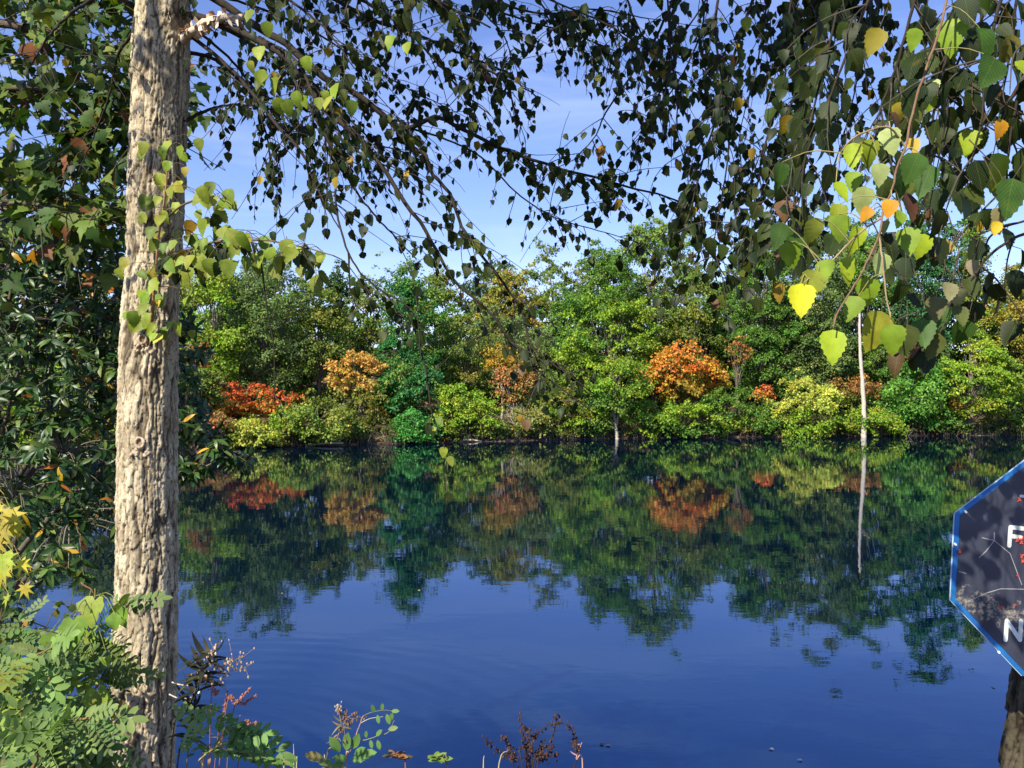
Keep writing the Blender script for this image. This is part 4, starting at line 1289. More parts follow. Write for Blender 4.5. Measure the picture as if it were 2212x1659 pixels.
# hanging branches in view
HB = [
 ([(1470, -60, 4.6), (1453, 0, 4.6), (1406, 100, 4.6), (1353, 177, 4.6), (1306, 247, 4.6), (1286, 293, 4.6), (1240, 345, 4.6)], .013, .003, 13, .34, .062),
 ([(1140, -60, 4.8), (1163, 0, 4.8), (1240, 93, 4.8), (1300, 140, 4.8), (1360, 200, 4.8)], .009, .003, 9, .32, .060),
 ([(1150, -40, 4.4), (1190, 0, 4.4), (1306, 50, 4.4), (1383, 97, 4.4), (1460, 150, 4.4)], .009, .003, 16, .34, .062),
 ([(1640, -50, 4.2), (1623, 10, 4.2), (1590, 100, 4.2), (1553, 233, 4.2), (1523, 333, 4.2), (1500, 420, 4.2), (1480, 500, 4.2)], .014, .003, 20, .34, .064),
 ([(1440, -40, 4.5), (1449, 113, 4.5), (1463, 200, 4.5), (1463, 283, 4.5), (1483, 367, 4.5), (1500, 470, 4.5)], .008, .002, 16, .34, .062),
 ([(1560, -60, 3.8), (1545, 60, 3.8), (1560, 180, 3.8), (1575, 300, 3.8), (1560, 420, 3.8), (1540, 540, 3.8), (1545, 600, 3.8)], .010, .002, 17, .30, .066),
 ([(1720, -60, 3.9), (1700, 60, 3.9), (1680, 200, 3.9), (1650, 330, 3.9), (1630, 430, 3.9), (1600, 560, 3.9)], .010, .002, 19, .32, .066),
 ([(1800, -60, 3.6), (1780, 80, 3.6), (1740, 220, 3.6), (1710, 340, 3.6), (1690, 450, 3.6), (1660, 540, 3.6)], .010, .002, 18, .30, .066),
 ([(1660, -60, 5.4), (1650, 60, 5.4), (1630, 160, 5.4), (1600, 280, 5.4), (1590, 400, 5.4)], .010, .002, 20, .40, .066),
 ([(1780, -60, 5.2), (1760, 60, 5.2), (1740, 180, 5.2), (1700, 300, 5.2), (1680, 420, 5.2)], .010, .002, 20, .40, .066),
 ([(1880, -60, 4.8), (1870, 60, 4.8), (1850, 180, 4.8), (1820, 300, 4.8), (1790, 400, 4.8)], .010, .002, 18, .38, .066),
 ([(1340, -60, 5.2), (1370, 40, 5.2), (1420, 120, 5.2), (1500, 190, 5.2), (1560, 280, 5.2)], .010, .002, 16, .36, .064),
 ([(1500, -70, 4.9), (1520, 40, 4.9), (1480, 150, 4.9), (1420, 240, 4.9), (1380, 300, 4.9), (1340, 420, 4.9)], .010, .002, 12, .34, .062),
 ([(1900, -60, 2.6), (1860, 40, 2.6), (1820, 140, 2.6), (1780, 240, 2.6), (1740, 340, 2.6), (1700, 440, 2.6)], .008, .002, 15, .24, .066),
 ([(1990, -60, 2.2), (1960, 60, 2.2), (1930, 160, 2.2), (1900, 240, 2.2), (1890, 300, 2.2)], .007, .002, 18, .22, .066),
 ([(2080, -60, 2.0), (2060, 60, 2.0), (2030, 180, 2.0), (2010, 300, 2.0), (2000, 420, 2.0), (1960, 500, 2.0)], .007, .002, 18, .20, .066),
 ([(2180, -60, 1.9), (2150, 40, 1.9), (2130, 150, 1.9), (2120, 260, 1.9), (2100, 340, 1.9)], .007, .002, 18, .20, .068),
 ([(2260, -60, 1.9), (2230, 100, 1.9), (2200, 200, 1.9), (2180, 320, 1.9), (2170, 440, 1.9)], .007, .002, 16, .20, .068),
 ([(2230, 500, 2.1), (2180, 520, 2.1), (2130, 560, 2.1), (2090, 620, 2.1), (2060, 650, 2.1), (2000, 700, 2.1), (1960, 720, 2.1)], .006, .002, 17, .17, .062),
 ([(2240, 470, 2.3), (2150, 500, 2.3), (2120, 560, 2.3), (2110, 640, 2.3), (2105, 700, 2.3)], .005, .002, 9, .16, .060),
]
HB += [
 ([(2020, -60, 3.2), (1990, 40, 3.2), (1950, 140, 3.2), (1900, 240, 3.2), (1860, 320, 3.2)], .009, .002, 17, .30, .068),
 ([(2120, -60, 2.8), (2100, 60, 2.8), (2060, 160, 2.8), (2040, 280, 2.8), (2020, 380, 2.8)], .009, .002, 16, .26, .068),
 ([(2200, -60, 2.6), (2190, 60, 2.6), (2170, 180, 2.6), (2150, 300, 2.6)], .008, .002, 15, .24, .068),
 ([(1820, -60, 2.9), (1800, 60, 2.9), (1770, 180, 2.9), (1745, 300, 2.9), (1730, 420, 2.9), (1700, 520, 2.9)], .008, .002, 15, .25, .068),
 ([(1560, -60, 4.9), (1500, 40, 4.9), (1440, 130, 4.9), (1420, 240, 4.9), (1400, 360, 4.9)], .009, .002, 13, .36, .064),
]
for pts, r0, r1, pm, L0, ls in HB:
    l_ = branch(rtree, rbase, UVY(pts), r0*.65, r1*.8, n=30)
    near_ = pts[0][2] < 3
    grow(rl, l_, r0, pm*(1.15 if near_ else 1.12), L0*1.15, BIRCH_SHADE_PAL, ls*(1.04 if near_ else .92), f0=.02, tws=twr, droop=.75)
# the lit near spray
sp1 = branch(rtree, rbase, UVY([(2060, -70, 1.95), (2030, 60, 1.86), (2000, 150, 1.8), (1980, 210, 1.75), (1965, 270, 1.7), (1956, 317, 1.68), (1936, 367, 1.66), (1926, 413, 1.65), (1909, 453, 1.64), (1899, 507, 1.62), (1879, 553, 1.6), (1859, 592, 1.58), (1837, 630, 1.56), (1808, 678, 1.55), (1800, 710, 1.54)]), .0028, .0014, name='twig', n=48, col=(.20, .12, .07))
sp2 = branch(rtree, rbase, UVY([(1956, 317, 1.68), (1920, 275, 1.66), (1870, 285, 1.65), (1840, 300, 1.64), (1815, 330, 1.63)]), .0022, .0012, name='twig', n=18, col=(.30, .22, .12))
sp3 = branch(rtree, rbase, UVY([(1905, 470, 1.64), (1860, 500, 1.62), (1800, 560, 1.6), (1760, 592, 1.58), (1735, 612, 1.57)]), .0022, .0012, name='twig', n=18, col=(.30, .22, .12))
sp4 = branch(rtree, rbase, UVY([(1899, 507, 1.62), (1906, 560, 1.6), (1914, 640, 1.58), (1925, 690, 1.57)]), .0022, .0012, name='twig', n=14, col=(.30, .22, .12))
stems = np.vstack([sp1, sp2, sp3, sp4])
G1, G2, YL, WH, OR, DG = (.30, .40, .02), (.20, .31, .02), (.56, .56, .02), (.42, .50, .18), (.62, .28, .015), (.045, .11, .015)  # autumn hues; greens lightened and yellowed so these leaves read as sunlit
NEAR = [(1730, 612, 74, YL), (1768, 585, 66, (.26, .30, .02)), (1830, 555, 60, G1), (1862, 490, 62, G1), (1905, 545, 54, WH), (1878, 598, 64, G2), (1905, 672, 86, (.36, .36, .03)), (1800, 712, 84, G1),
        (1960, 490, 64, G2), (1998, 505, 52, G1), (1812, 462, 60, G2), (1918, 275, 60, WH), (1843, 308, 60, G1), (1878, 300, 58, (.22, .28, .02)), (1899, 352, 48, WH), (1848, 370, 50, G2), (1806, 392, 56, G1),
        (1868, 402, 60, WH), (1815, 440, 64, (.30, .36, .02)), (1946, 455, 50, G2), (1926, 430, 52, OR), (1882, 448, 34, OR), (1970, 298, 46, (.55, .36, .05)), (1979, 60, 52, G2), (2012, 170, 40, WH), (2012, 200, 44, G1),
        (2116, 60, 96, DG), (2149, 125, 84, DG), (2205, 130, 84, G1), (2189, 75, 70, (.26, .24, .05)), (2156, 330, 80, G1), (2102, 280, 56, G1), (2195, 235, 66, DG), (2166, 258, 44, OR), (2012, 355, 76, DG), (1945, 355, 70, DG),
        (2189, 385, 96, DG), (2162, 448, 44, (.30, .26, .12)), (2139, 468, 46, (.26, .24, .12)), (2157, 478, 32, (.6, .42, .02)), (1785, 560, 60, G2), (1855, 640, 60, G2), (1925, 700, 64, G2), (1760, 470, 56, (.3, .34, .05)),
        (2050, 610, 46, (.30, .28, .14)), (2075, 622, 52, (.34, .33, .16)), (2100, 560, 34, (.34, .28, .18)), (2020, 640, 56, (.16, .15, .06)), (2040, 660, 60, DG), (1990, 690, 66, DG), (1960, 700, 70, (.07, .09, .02)),
        (2030, 720, 62, (.08, .09, .02)), (2070, 660, 56, (.10, .12, .03)), (2090, 690, 58, DG), (1700, 520, 62, G2), (1690, 480, 60, DG), (1725, 500, 64, DG), (1690, 350, 60, DG), (1985, 330, 70, DG), (2060, 40, 76, G2), (1900, 60, 60, (.3, .25, .03))]
for (u, v, ln_, c) in NEAR:
    y = 1.62+rnd(-.08, .16) if u < 1990 else 1.85+rnd(-.1, .15)
    p = P(u, v, y)
    tilt = RNG.normal()*.28
    hg = unit(np.array([tilt-.12, RNG.normal()*.2-.1, -1.0]))
    nor = unit(np.array([RNG.normal()*.3-.2, -1.0, .45+RNG.normal()*.25]))
    rl.add(p, hg, nor, ln_*1.05*y/FPX, np.array(c)*rnd(.85, 1.15), force=True)
    i = int(np.argmin(np.linalg.norm(stems-p-np.array([0, 0, .02]), axis=1)))
    a = stems[i]
    if np.linalg.norm(a-p) < .14:
        twr.tube(smooth_line([a, (a+p)/2+np.array([0, 0, .012]), p], 6), np.linspace(.0014, .0009, 6), 4, (.30, .26, .10), cap=False)
    else:
        e = p+np.array([rnd(-.02, .05), rnd(0, .05), rnd(.05, .12)])
        twr.tube(smooth_line([p, (e+p)/2+np.array([.01, 0, .01]), e, e+np.array([rnd(-.05, .09), .05, rnd(.03, .10)])], 8), np.linspace(.0009, .0015, 8), 4, (.07, .05, .03), cap=False)
twr.build('twigs', M_TWIG, rtree, base=rbase)['kind'] = 'stuff'
print('right', rl.build(rtree, rbase, BIRCH, BIRCH_LO, M_BIRCH_O, M_BIRCH_A))

# ------------------------------------------------------------------ sycamore boughs at the upper left
RNG = np.random.default_rng(31)
sy = Leaves()
sbase = np.array([-5.6, 6.6, float(near_z(np.array(-5.6), np.array(6.6)))-.1])
syc = thing('sycamore_tree', 'sycamore with star-lobed leaves on boughs reaching in from the upper left', 'tree', sbase)
branch(syc, sbase, [sbase, sbase+[.1, 0, 2.5], sbase+[.2, .1, 5], sbase+[.3, .1, 8.5]], .19, .08, name='trunk', n=24, col=(.35, .31, .24), sides=12)
SB = [([(-420, 480, 6.5), (-120, 420, 6.3), (0, 373, 6.2), (80, 355, 6.2), (150, 343, 6.1), (217, 313, 6.1), (290, 292, 6.1), (400, 268, 6.2)], .05, .012, (.10, .08, .06)),
      ([(-420, 150, 6.5), (-100, 60, 6.0), (60, 60, 5.8), (150, 90, 5.8), (220, 170, 5.8), (280, 250, 5.8)], .04, .008, (.10, .08, .06)),
      ([(-420, 260, 6.5), (-100, 210, 6.0), (50, 190, 5.9), (160, 210, 5.9), (250, 230, 5.9)], .03, .008, (.12, .10, .07)),
      ([(-420, 0, 6.5), (-100, -60, 6.3), (80, -40, 6.2), (200, 0, 6.2), (270, 40, 6.2)], .03, .008, (.12, .10, .07)),
      ([(-300, 420, 6.5), (-60, 440, 6.0), (60, 440, 5.8), (150, 460, 5.7), (220, 480, 5.7)], .02, .006, (.14, .11, .08))]
SPAL = [(5, (.055, .11, .02)), (3, (.11, .17, .025)), (1.5, (.18, .23, .035)), (.25, (.45, .22, .03)), (.3, (.20, .08, .03))]
tws = MB()
for pts, r0, r1, c in SB:
    l_ = branch(syc, sbase, UVY(pts), r0, r1, n=30, col=c)
    for k in range(46):
        i = int(rnd(6, 30)); a = l_[i]
        d = unit(RNG.normal(size=3)*[1, .8, .7]+[.3, 0, -.15])
        Lw = rnd(.25, .75)
        pl = smooth_line([a, a+d*Lw*.5+[0, 0, .03], a+d*Lw+[0, 0, -.08*Lw]], 8)
        tws.tube(pl, np.linspace(.006, .002, 8), 4, (.09, .07, .05), cap=False)
        for q in range(int(rnd(3, 7))):
            b = pl[int(rnd(2, 8))]
            pet = unit(RNG.normal(size=3)+[0, -.3, .1])*rnd(.03, .07)
            tws.tube(np.array([b, b+pet]), [.0018, .0014], 3, (.16, .15, .05), cap=False)
            nor = unit(np.array([RNG.normal()*.5-.2, -.8+RNG.normal()*.4, .8+RNG.normal()*.4]))
            sy.add(b+pet, unit(pet*8+RNG.normal(size=3)*.5+[0, 0, -.7]), nor, rnd(.09, .155), pick_col(SPAL))
tws.build('twigs', M_TWIG, syc, base=sbase)['kind'] = 'stuff'
print('syc', sy.build(syc, sbase, SYC, SYC, M_SOFT_O, M_SOFT_A))

# ------------------------------------------------------------------ glossy dark laurel-like tree behind the trunk
RNG = np.random.default_rng(41)
la = Leaves()
lbase = np.array([-4.5, 7.3, float(near_z(np.array(-4.5), np.array(7.3)))-.1])
lau = thing('laurel_tree', 'dense glossy dark green tree with long narrow leaves behind the rough trunk', 'tree', lbase)
tr_l = branch(lau, lbase, [lbase, lbase+[.2, 0, 1.8], lbase+[.1, .1, 3.6], lbase+[.3, .1, 6.0]], .11, .03, name='trunk', n=24, col=(.10, .085, .065), sides=10)
tws = MB()
LPAL = [(5, (.026, .07, .016)), (3, (.055, .11, .02)), (1.4, (.12, .17, .03)), (.15, (.5, .30, .02)), (.1, (.35, .12, .02))]


def lcrown():
    """sample shoots inside the crown's lobes"""
    z = [((70, 560), 7.2, 1.15, .95), ((170, 700), 7.0, .75, .85), ((40, 820), 6.8, .9, .9), ((230, 560), 7.3, .55, .6), ((220, 830), 6.9, .55, .75), ((110, 960), 6.6, .75, .6), ((225, 990), 6.8, .5, .55),
         ((330, 800), 7.4, .45, .7), ((395, 860), 7.1, .30, .55), ((405, 960), 7.0, .28, .28), ((150, 1100), 6.4, .6, .35), ((40, 1080), 6.2, .55, .5), ((190, 1180), 6.4, .35, .25), ((90, 400), 7.2, .9, .5), ((240, 440), 7.3, .5, .45), ((30, 1240), 5.6, .45, .4), ((60, 680), 7.8, 1.0, 1.2), ((200, 800), 7.8, .9, 1.0)]
    w = np.array([a[2]*a[3] for a in z])
    k = int(RNG.choice(len(z), p=w/w.sum()))
    (u, v), y, rx, rz = z[k]
    d = rdir()*(RNG.random()**.4)
    return P(u, v, y)+d*np.array([rx, .6, rz])*1.05


limbs = []
for (u, v, y) in ((60, 520, 7.2), (200, 560, 7.2), (40, 800, 6.8), (230, 820, 6.9), (140, 980, 6.6), (330, 780, 7.3), (400, 900, 7.0), (480, 990, 6.8), (150, 1130, 6.4), (30, 1080, 6.2), (90, 380, 7.2), (230, 430, 7.3), (-200, 600, 7.2), (190, 690, 7.0)):
    e = P(u, v, y)
    zz = np.clip((e[2]-lbase[2])/6.2-.12, .12, .9)
    a = tr_l[int(zz*23)]
    limbs.append(branch(lau, lbase, [a, (a+e)/2+np.array([0, 0, .15]), e], .03, .006, n=16, col=(.13, .11, .085), sides=6))
allp = np.vstack(limbs)
shoots = [lcrown() for _ in range(1050)]
# the drooping spray right of the trunk
for (u, v) in ((415, 700), (430, 760), (410, 820), (440, 880), (430, 940), (400, 1000), (455, 960), (480, 975), (500, 985), (525, 990), (540, 1000), (430, 1010), (410, 1030), (385, 1020), (395, 900), (420, 880), (445, 920), (470, 945)):
    for _ in range(4):
        shoots.append(P(u+rnd(-14, 14), v+rnd(-14, 14), 6.9+rnd(-.2, .2)))
for s in shoots:
    i = int(np.argmin(np.linalg.norm(allp-s, axis=1)+.3*np.abs(allp[:, 2]-s[2])))
    a = allp[i]
    d = unit(s-a+np.array([0, -.05, -.05]))
    st = s-d*min(.34, np.linalg.norm(s-a))
    st = a if np.linalg.norm(s-a) < .6 else s-d*.4+np.array([0, 0, .05])
    tws.tube(smooth_line([st, (st+s)/2+np.array([0, 0, .04]), s], 6), np.linspace(.006, .0025, 6), 4, np.array((.16, .14, .10))*rnd(.6, 1.5), cap=False)
    d = unit(s-st+np.array([0, 0, .02]))
    n_ = int(rnd(6, 11))
    for q in range(n_):
        ang = q*2.4+rnd(0, .6)
        ref = unit(np.cross(d, [.2, .3, .9])); rf2 = np.cross(d, ref)
        rad = ref*math.cos(ang)+rf2*math.sin(ang)
        al = unit(rad*1.0+d*rnd(.1, .9)+np.array([0, 0, -.35]))
        la.add(s-d*rnd(0, .07), al, unit(d*.8-al*.1+np.array([0, -.25, .6])+RNG.normal(size=3)*.2), rnd(.07, .125), pick_col(LPAL))
tws.build('twigs', M_TWIG, lau, base=lbase)['kind'] = 'stuff'
print('laurel', la.build(lau, lbase, LAUREL, LAUREL, M_GLOSS_O, M_GLOSS_A))

# ------------------------------------------------------------------ locust shrub, vines and yellow leaves at the lower left
RNG = np.random.default_rng(51)
gb = np.array([-2.1, 3.2, float(near_z(np.array(-2.1), np.array(3.2)))-.05])
loc = thing('locust_shrub', 'blue-green shrub with feather-like leaves of oval leaflets in the lower left corner', 'bush', gb)
lo = Leaves()
tws = MB()
CANES = [[(-30, 1800, 3.1), (30, 1576, 3.1), (100, 1476, 3.05), (140, 1443, 3.0), (187, 1396, 3.0), (227, 1360, 3.0), (287, 1296, 3.0)],
         [(120, 1850, 3.2), (150, 1650, 3.2), (170, 1550, 3.2), (205, 1490, 3.15), (235, 1440, 3.1)],
         [(-60, 1800, 2.8), (-20, 1620, 2.8), (20, 1500, 2.8), (60, 1430, 2.75), (110, 1400, 2.7)],
         [(40, 1850, 2.6), (60, 1700, 2.6), (100, 1600, 2.6), (150, 1560, 2.6), (200, 1550, 2.6)],
         [(-80, 1750, 3.4), (-40, 1550, 3.4), (10, 1430, 3.4), (50, 1350, 3.4)],
         [(160, 1850, 2.7), (180, 1740, 2.7), (205, 1670, 2.7), (240, 1640, 2.7)]]
LOP = [(6, (.15, .235, .065)), (3, (.20, .30, .08)), (2, (.08, .16, .04)), (2, (.24, .31, .045)), (.2, (.5, .36, .04))]
for ci, c in enumerate(CANES):
    l_ = branch(loc, gb, UVY(c), .009, .003, name='cane', n=34, col=(.22, .14, .06), sides=6)
    for k in range(36):
        i = int(34*(.22+.78*RNG.random()))
        i = min(i, 33)
        a = l_[i]
        tan = unit(l_[min(33, i+1)]-l_[i-1])
        d = unit(np.array([RNG.normal()*1.0+.1, RNG.normal()*.5-.35, .1+RNG.normal()*.5])+tan*.3)
        nor = unit(np.array([RNG.normal()*.35-.2, -.75+RNG.normal()*.3, .8]))
        lo.add(a, d, nor, rnd(.09, .18), pick_col(LOP))
print('locust', lo.build(loc, gb, PINN, PINN, M_SOFT_O, M_SOFT_A))
# low leafy filler at the very bottom left belongs to a second, darker shrub
hb = np.array([-2.6, 4.0, float(near_z(np.array(-2.6), np.array(4.0)))-.05])
hon = thing('honeysuckle_shrub', 'dark small-leaved shrub behind the blue-green feathery shrub', 'bush', hb)
ho = Leaves(); tws = MB()
for (u, v, y) in ((20, 1300, 4.2), (70, 1360, 4.1), (110, 1330, 4.0), (20, 1420, 4.0), (150, 1460, 4.0), (200, 1520, 4.0), (60, 1500, 3.9), (120, 1600, 3.8), (220, 1620, 3.7), (40, 1620, 3.6), (20, 1220, 4.3), (90, 1280, 4.2), (250, 1560, 3.9), (170, 1380, 4.1)):
    e = P(u, v, y)
    l_ = branch(hon, hb, [hb+[rnd(-.2, .2), rnd(-.1, .1), 0], (hb+e)/2+np.array([rnd(-.1, .1), 0, .2]), e], .008, .002, name='cane', n=18, col=(.12, .09, .05), sides=5)
    for k in range(8):
        i = int(18*(.35+.65*RNG.random())); a = l_[min(17, i)]
        d = unit(RNG.normal(size=3)+[0, -.2, .2]); Lw = rnd(.12, .32)
        pl = smooth_line([a, a+d*Lw*.5+[0, 0, .02], a+d*Lw+[0, 0, -.03]], 6)
        tws.tube(pl, np.linspace(.003, .0012, 6), 3, (.12, .09, .05), cap=False)
        for q in range(8):
            b = pl[int(rnd(1, 6))]
            ho.add(b, unit(RNG.normal(size=3)+[0, -.2, -.3]), unit(RNG.normal(size=3)*.5+[-.1, -.5, .7]), rnd(.035, .065), pick_col([(4, (.05, .10, .02)), (2, (.09, .15, .03)), (.4, (.2, .2, .04)), (.15, (.45, .22, .04))]))
tws.build('twigs', M_TWIG, hon, base=hb)['kind'] = 'stuff'
print('honey', ho.build(hon, hb, BIRCH_LO, BIRCH_LO, M_SOFT_O, M_SOFT_A, minpx=7))
# grapevine
vb = np.array([-2.0, 3.6, float(near_z(np.array(-2.0), np.array(3.6)))-.05])
vine = thing('grape_vine', 'light green vine with broad lobed leaves climbing over the feathery shrub', 'vine', vb)
vl = Leaves(); tws = MB()
VL = branch(vine, vb, [vb]+UVY([(90, 1640, 3.4), (110, 1520, 3.2), (120, 1400, 3.0), (160, 1340, 2.95), (205, 1290, 2.95), (175, 1258, 2.95)]), .006, .002, name='vine_stem', n=40, col=(.26, .12, .05))
for (u, v, s) in ((205, 1292, 60), (190, 1300, 40), (158, 1336, 56), (172, 1352, 40), (130, 1370, 52), (105, 1372, 40), (145, 1392, 50), (118, 1395, 46), (208, 1488, 62), (222, 1500, 46), (40, 1392, 40), (230, 1410, 34), (90, 1460, 36), (265, 1315, 44), (250, 1330, 34)):
    y = 2.85+rnd(-.1, .05); p = P(u, v, y)
    i = int(np.argmin(np.linalg.norm(VL-p, axis=1))); a = VL[i]
    tws.tube(smooth_line([a, (a+p)/2+np.array([0, 0, .03]), p], 6), np.linspace(.002, .0013, 6), 4, (.20, .20, .06), cap=False)
    vl.add(p, unit(np.array([RNG.normal()*.35, -.3+RNG.normal()*.2, -1])), unit(np.array([-.25+RNG.normal()*.25, -1, .7+RNG.normal()*.25])), s*y/FPX, pick_col([(3, (.19, .32, .05)), (1, (.26, .36, .06))]))
tws.build('leaf_stalks', M_TWIG, vine, base=vb)['kind'] = 'stuff'
vl.build(vine, vb, GRAPE, GRAPE, M_VINE_O, M_SOFT_A)
# yellow sweetgum sapling at the left edge
yb = np.array([-2.35, 3.5, float(near_z(np.array(-2.35), np.array(3.5)))-.05])
gum = thing('sweetgum_sapling', 'sapling with yellow star-shaped leaves at the left picture edge', 'tree', yb)
YLn = branch(gum, yb, [yb, yb+[-.05, 0, .8], P(-60, 1300, 3.3), P(-25, 1150, 3.25), P(-15, 1060, 3.2)], .012, .004, name='trunk', n=26, col=(.2, .15, .09))
yl = Leaves(); tws = MB()
for (u, v, s) in ((22, 1098, 62), (10, 1130, 56), (34, 1126, 44), (6, 1195, 60), (30, 1196, 50), (14, 1222, 54), (-10, 1160, 50), (45, 1210, 40), (2, 1090, 44), (52, 1262, 36), (20, 1285, 34)):
    y = 3.1+rnd(-.08, .08); p = P(u, v, y); i = int(np.argmin(np.linalg.norm(YLn-p, axis=1))); a = YLn[i]
    tws.tube(smooth_line([a, (a+p)/2+np.array([0, 0, .03]), p], 6), np.linspace(.002, .0013, 6), 4, (.30, .22, .06), cap=False)
    yl.add(p, unit(np.array([RNG.normal()*.5, -.3, -.8+RNG.normal()*.3])), unit(np.array([-.2+RNG.normal()*.3, -1, .6])), s*y/FPX, pick_col([(3, (.52, .46, .05)), (1, (.40, .44, .06)), (1, (.56, .34, .06))]))
tws.build('leaf_stalks', M_TWIG, gum, base=yb)['kind'] = 'stuff'
yl.build(gum, yb, STAR, STAR, M_VINE_O, M_SOFT_A)

# ------------------------------------------------------------------ weeds along the bottom edge
RNG = np.random.default_rng(61)


def gbase(u, v, y):
    p = P(u, v, y)
    return np.array([p[0], y, float(near_z(np.array(p[0]), np.array(y)))-.03])


def stalk(root, b, pts, r0, r1, col, name='stem', n=26):
    return branch(root, b, pts, r0, r1, name=name, n=n, col=col, mat=M_DRY, sides=5)


def lances(root, b, line, n, size, pal, mat=M_SOFT_O, name='leaf', f0=.1, f1=.9, tm=LANCE, up=.3, wide=1.0):
    lv = Leaves()
    for k in range(n):
        t = f0+(f1-f0)*(k+rnd(0, .6))/n
        i = min(len(line)-2, int(t*len(line))); a = line[i]
        ang = k*2.4+rnd(0, .5)
        d = unit(np.array([math.cos(ang)*wide, math.sin(ang)*.7-.1, up+RNG.normal()*.15]))
        lv.add(a, d, unit(np.array([RNG.normal()*.2, -.3, 1])), size*rnd(.7, 1.2), pick_col(pal))
    lv.build(root, b, tm, tm, mat, M_SOFT_A, minpx=.1)


# dead goldenrod right of the trunk
y = 4.0
b = gbase(365, 1700, y)
g = thing('goldenrod', 'withered dark-leaved goldenrod with pale fluffy seed head right of the trunk', 'plant', b)
l_ = stalk(g, b, [b]+UVY([(371, 1590, y), (400, 1541, y), (422, 1492, y), (437, 1453, y), (450, 1425, y), (457, 1404, y)]), .006, .002, (.10, .08, .055))
lances(g, b, l_, 44, .115, [(3, (.035, .04, .022)), (1, (.07, .06, .03))], f0=.38, f1=.93, up=.5)
l_b = stalk(g, b, [b]+UVY([(385, 1640, y), (405, 1590, y), (418, 1550, y), (425, 1520, y)]), .005, .002, (.08, .06, .04))
lances(g, b, l_b, 26, .10, [(3, (.035, .04, .022)), (1, (.10, .08, .04))], f0=.4, f1=.98, up=.5)
mb = MB()
def plume(pts, n, spread, col, r=.006):
    ln = smooth_line(UVY(pts), 20)
    mb.tube(ln, np.linspace(.002, .001, 20), 3, (.25, .18, .11), cap=False)
    for k in range(n):
        a = ln[int(rnd(4, 20))]; e = a+RNG.normal(size=3)*spread
        mb.tube(np.array([a, e]), [.0012, .001], 3, (.30, .22, .13), cap=False)
        s = r*rnd(.6, 1.3)
        mb.tube(np.array([e-[0, 0, s], e, e+[0, 0, s]]), [s*.3, s, s*.3], 5, np.array(col)*rnd(.7, 1.3))
plume([(450, 1440, y), (457, 1420, y), (462, 1402, y)], 34, .020, (.50, .38, .27))
plume([(445, 1450, y), (480, 1440, y), (510, 1425, y), (528, 1418, y)], 34, .022, (.42, .30, .18))
plume([(440, 1462, y), (470, 1455, y), (505, 1448, y), (530, 1442, y)], 18, .018, (.36, .26, .16))
plume([(430, 1450, y), (445, 1436, y), (465, 1428, y)], 26, .025, (.34, .24, .14))
plume([(432, 1480, y), (455, 1478, y), (480, 1472, y)], 10, .012, (.36, .26, .16))
mb.build('seed_head', M_DRY, g, base=b)['kind'] = 'stuff'
# reddish seed spikes
for k, (pts, lab) in enumerate((([(440, 1700, 3.7), (486, 1546, 3.7), (512, 1518, 3.7), (544, 1483, 3.7)], 'longest reddish seed spike leaning right beside the goldenrod'),
                               ([(450, 1700, 3.8), (455, 1530, 3.8), (466, 1500, 3.8), (473, 1492, 3.8)], 'short upright reddish seed spike nearest the goldenrod'),
                               ([(470, 1700, 3.9), (500, 1560, 3.9), (530, 1520, 3.9), (556, 1500, 3.9)], 'thin faint seed spike behind the longest reddish one'),
                               ([(480, 1700, 3.6), (520, 1600, 3.6), (545, 1570, 3.6), (556, 1558, 3.6)], 'low dark red seed spike over the green sprig'),
                               ([(430, 1700, 3.8), (470, 1600, 3.8), (483, 1540, 3.8), (492, 1487, 3.8)], 'thin upright seed spike between goldenrod and longest spike'))):
    yy = pts[0][2]; b = gbase(pts[0][0], 1700, yy)
    s = thing('seed_spike', lab, 'plant', b, 'reddish seed spikes by the trunk')
    ln = stalk(s, b, [b]+UVY(pts[1:]), .003, .0012, (.26, .12, .09))
    mb = MB()
    for q in range(90):
        t = .45+.54*RNG.random(); i = int(t*25); a = ln[i]; e = a+RNG.normal(size=3)*.008*(1.2-t)
        r = .0035*rnd(.6, 1.3)
        mb.tube(np.array([e-[0, 0, r], e, e+[0, 0, r]]), [r*.3, r, r*.3], 4, np.array((.38, .16, .11))*rnd(.6, 1.4))
    mb.build('seed_head', M_DRY, s, base=b)['kind'] = 'stuff'
# locust sprigs and trailing vine near the goldenrod
b = gbase(470, 1700, 3.5)
s = thing('locust_sprig', 'green sprig with oval leaflets right of the withered goldenrod', 'plant', b)
ln = stalk(s, b, [b]+UVY([(440, 1660, 3.5), (470, 1600, 3.5), (500, 1565, 3.5), (520, 1545, 3.5)]), .004, .0015, (.30, .22, .10))
lv = Leaves()
for (u, v, dx, dz, sz) in ((475, 1548, .9, -.1, .16), (490, 1542, .8, -.5, .16), (505, 1575, 1, -.35, .22), (520, 1580, 1, -.25, .24), (500, 1590, 1, .25, .2), (480, 1570, -.6, .5, .16), (455, 1545, -.5, -.6, .14), (430, 1545, .8, .4, .12), (470, 1610, 1, .1, .16), (515, 1560, .9, -.6, .18)):
    p = P(u-18, v+6, 3.4)
    lv.add(p, [dx, -.2, dz], unit(np.array([0, -.7, .9])), sz, pick_col([(3, (.15, .28, .06)), (1, (.2, .32, .09))]))
lv.build(s, b, PINN, PINN, M_SOFT_O, M_SOFT_A, minpx=.1)
b = gbase(400, 1720, 3.3)
s = thing('trailing_vine', 'vine with small round leaves trailing right along the bottom edge', 'vine', b)
ln = stalk(s, b, [b]+UVY([(405, 1630, 3.3), (440, 1618, 3.3), (490, 1622, 3.3), (540, 1628, 3.3), (590, 1642, 3.3), (625, 1648, 3.3)]), .003, .0015, (.20, .16, .06), n=50)
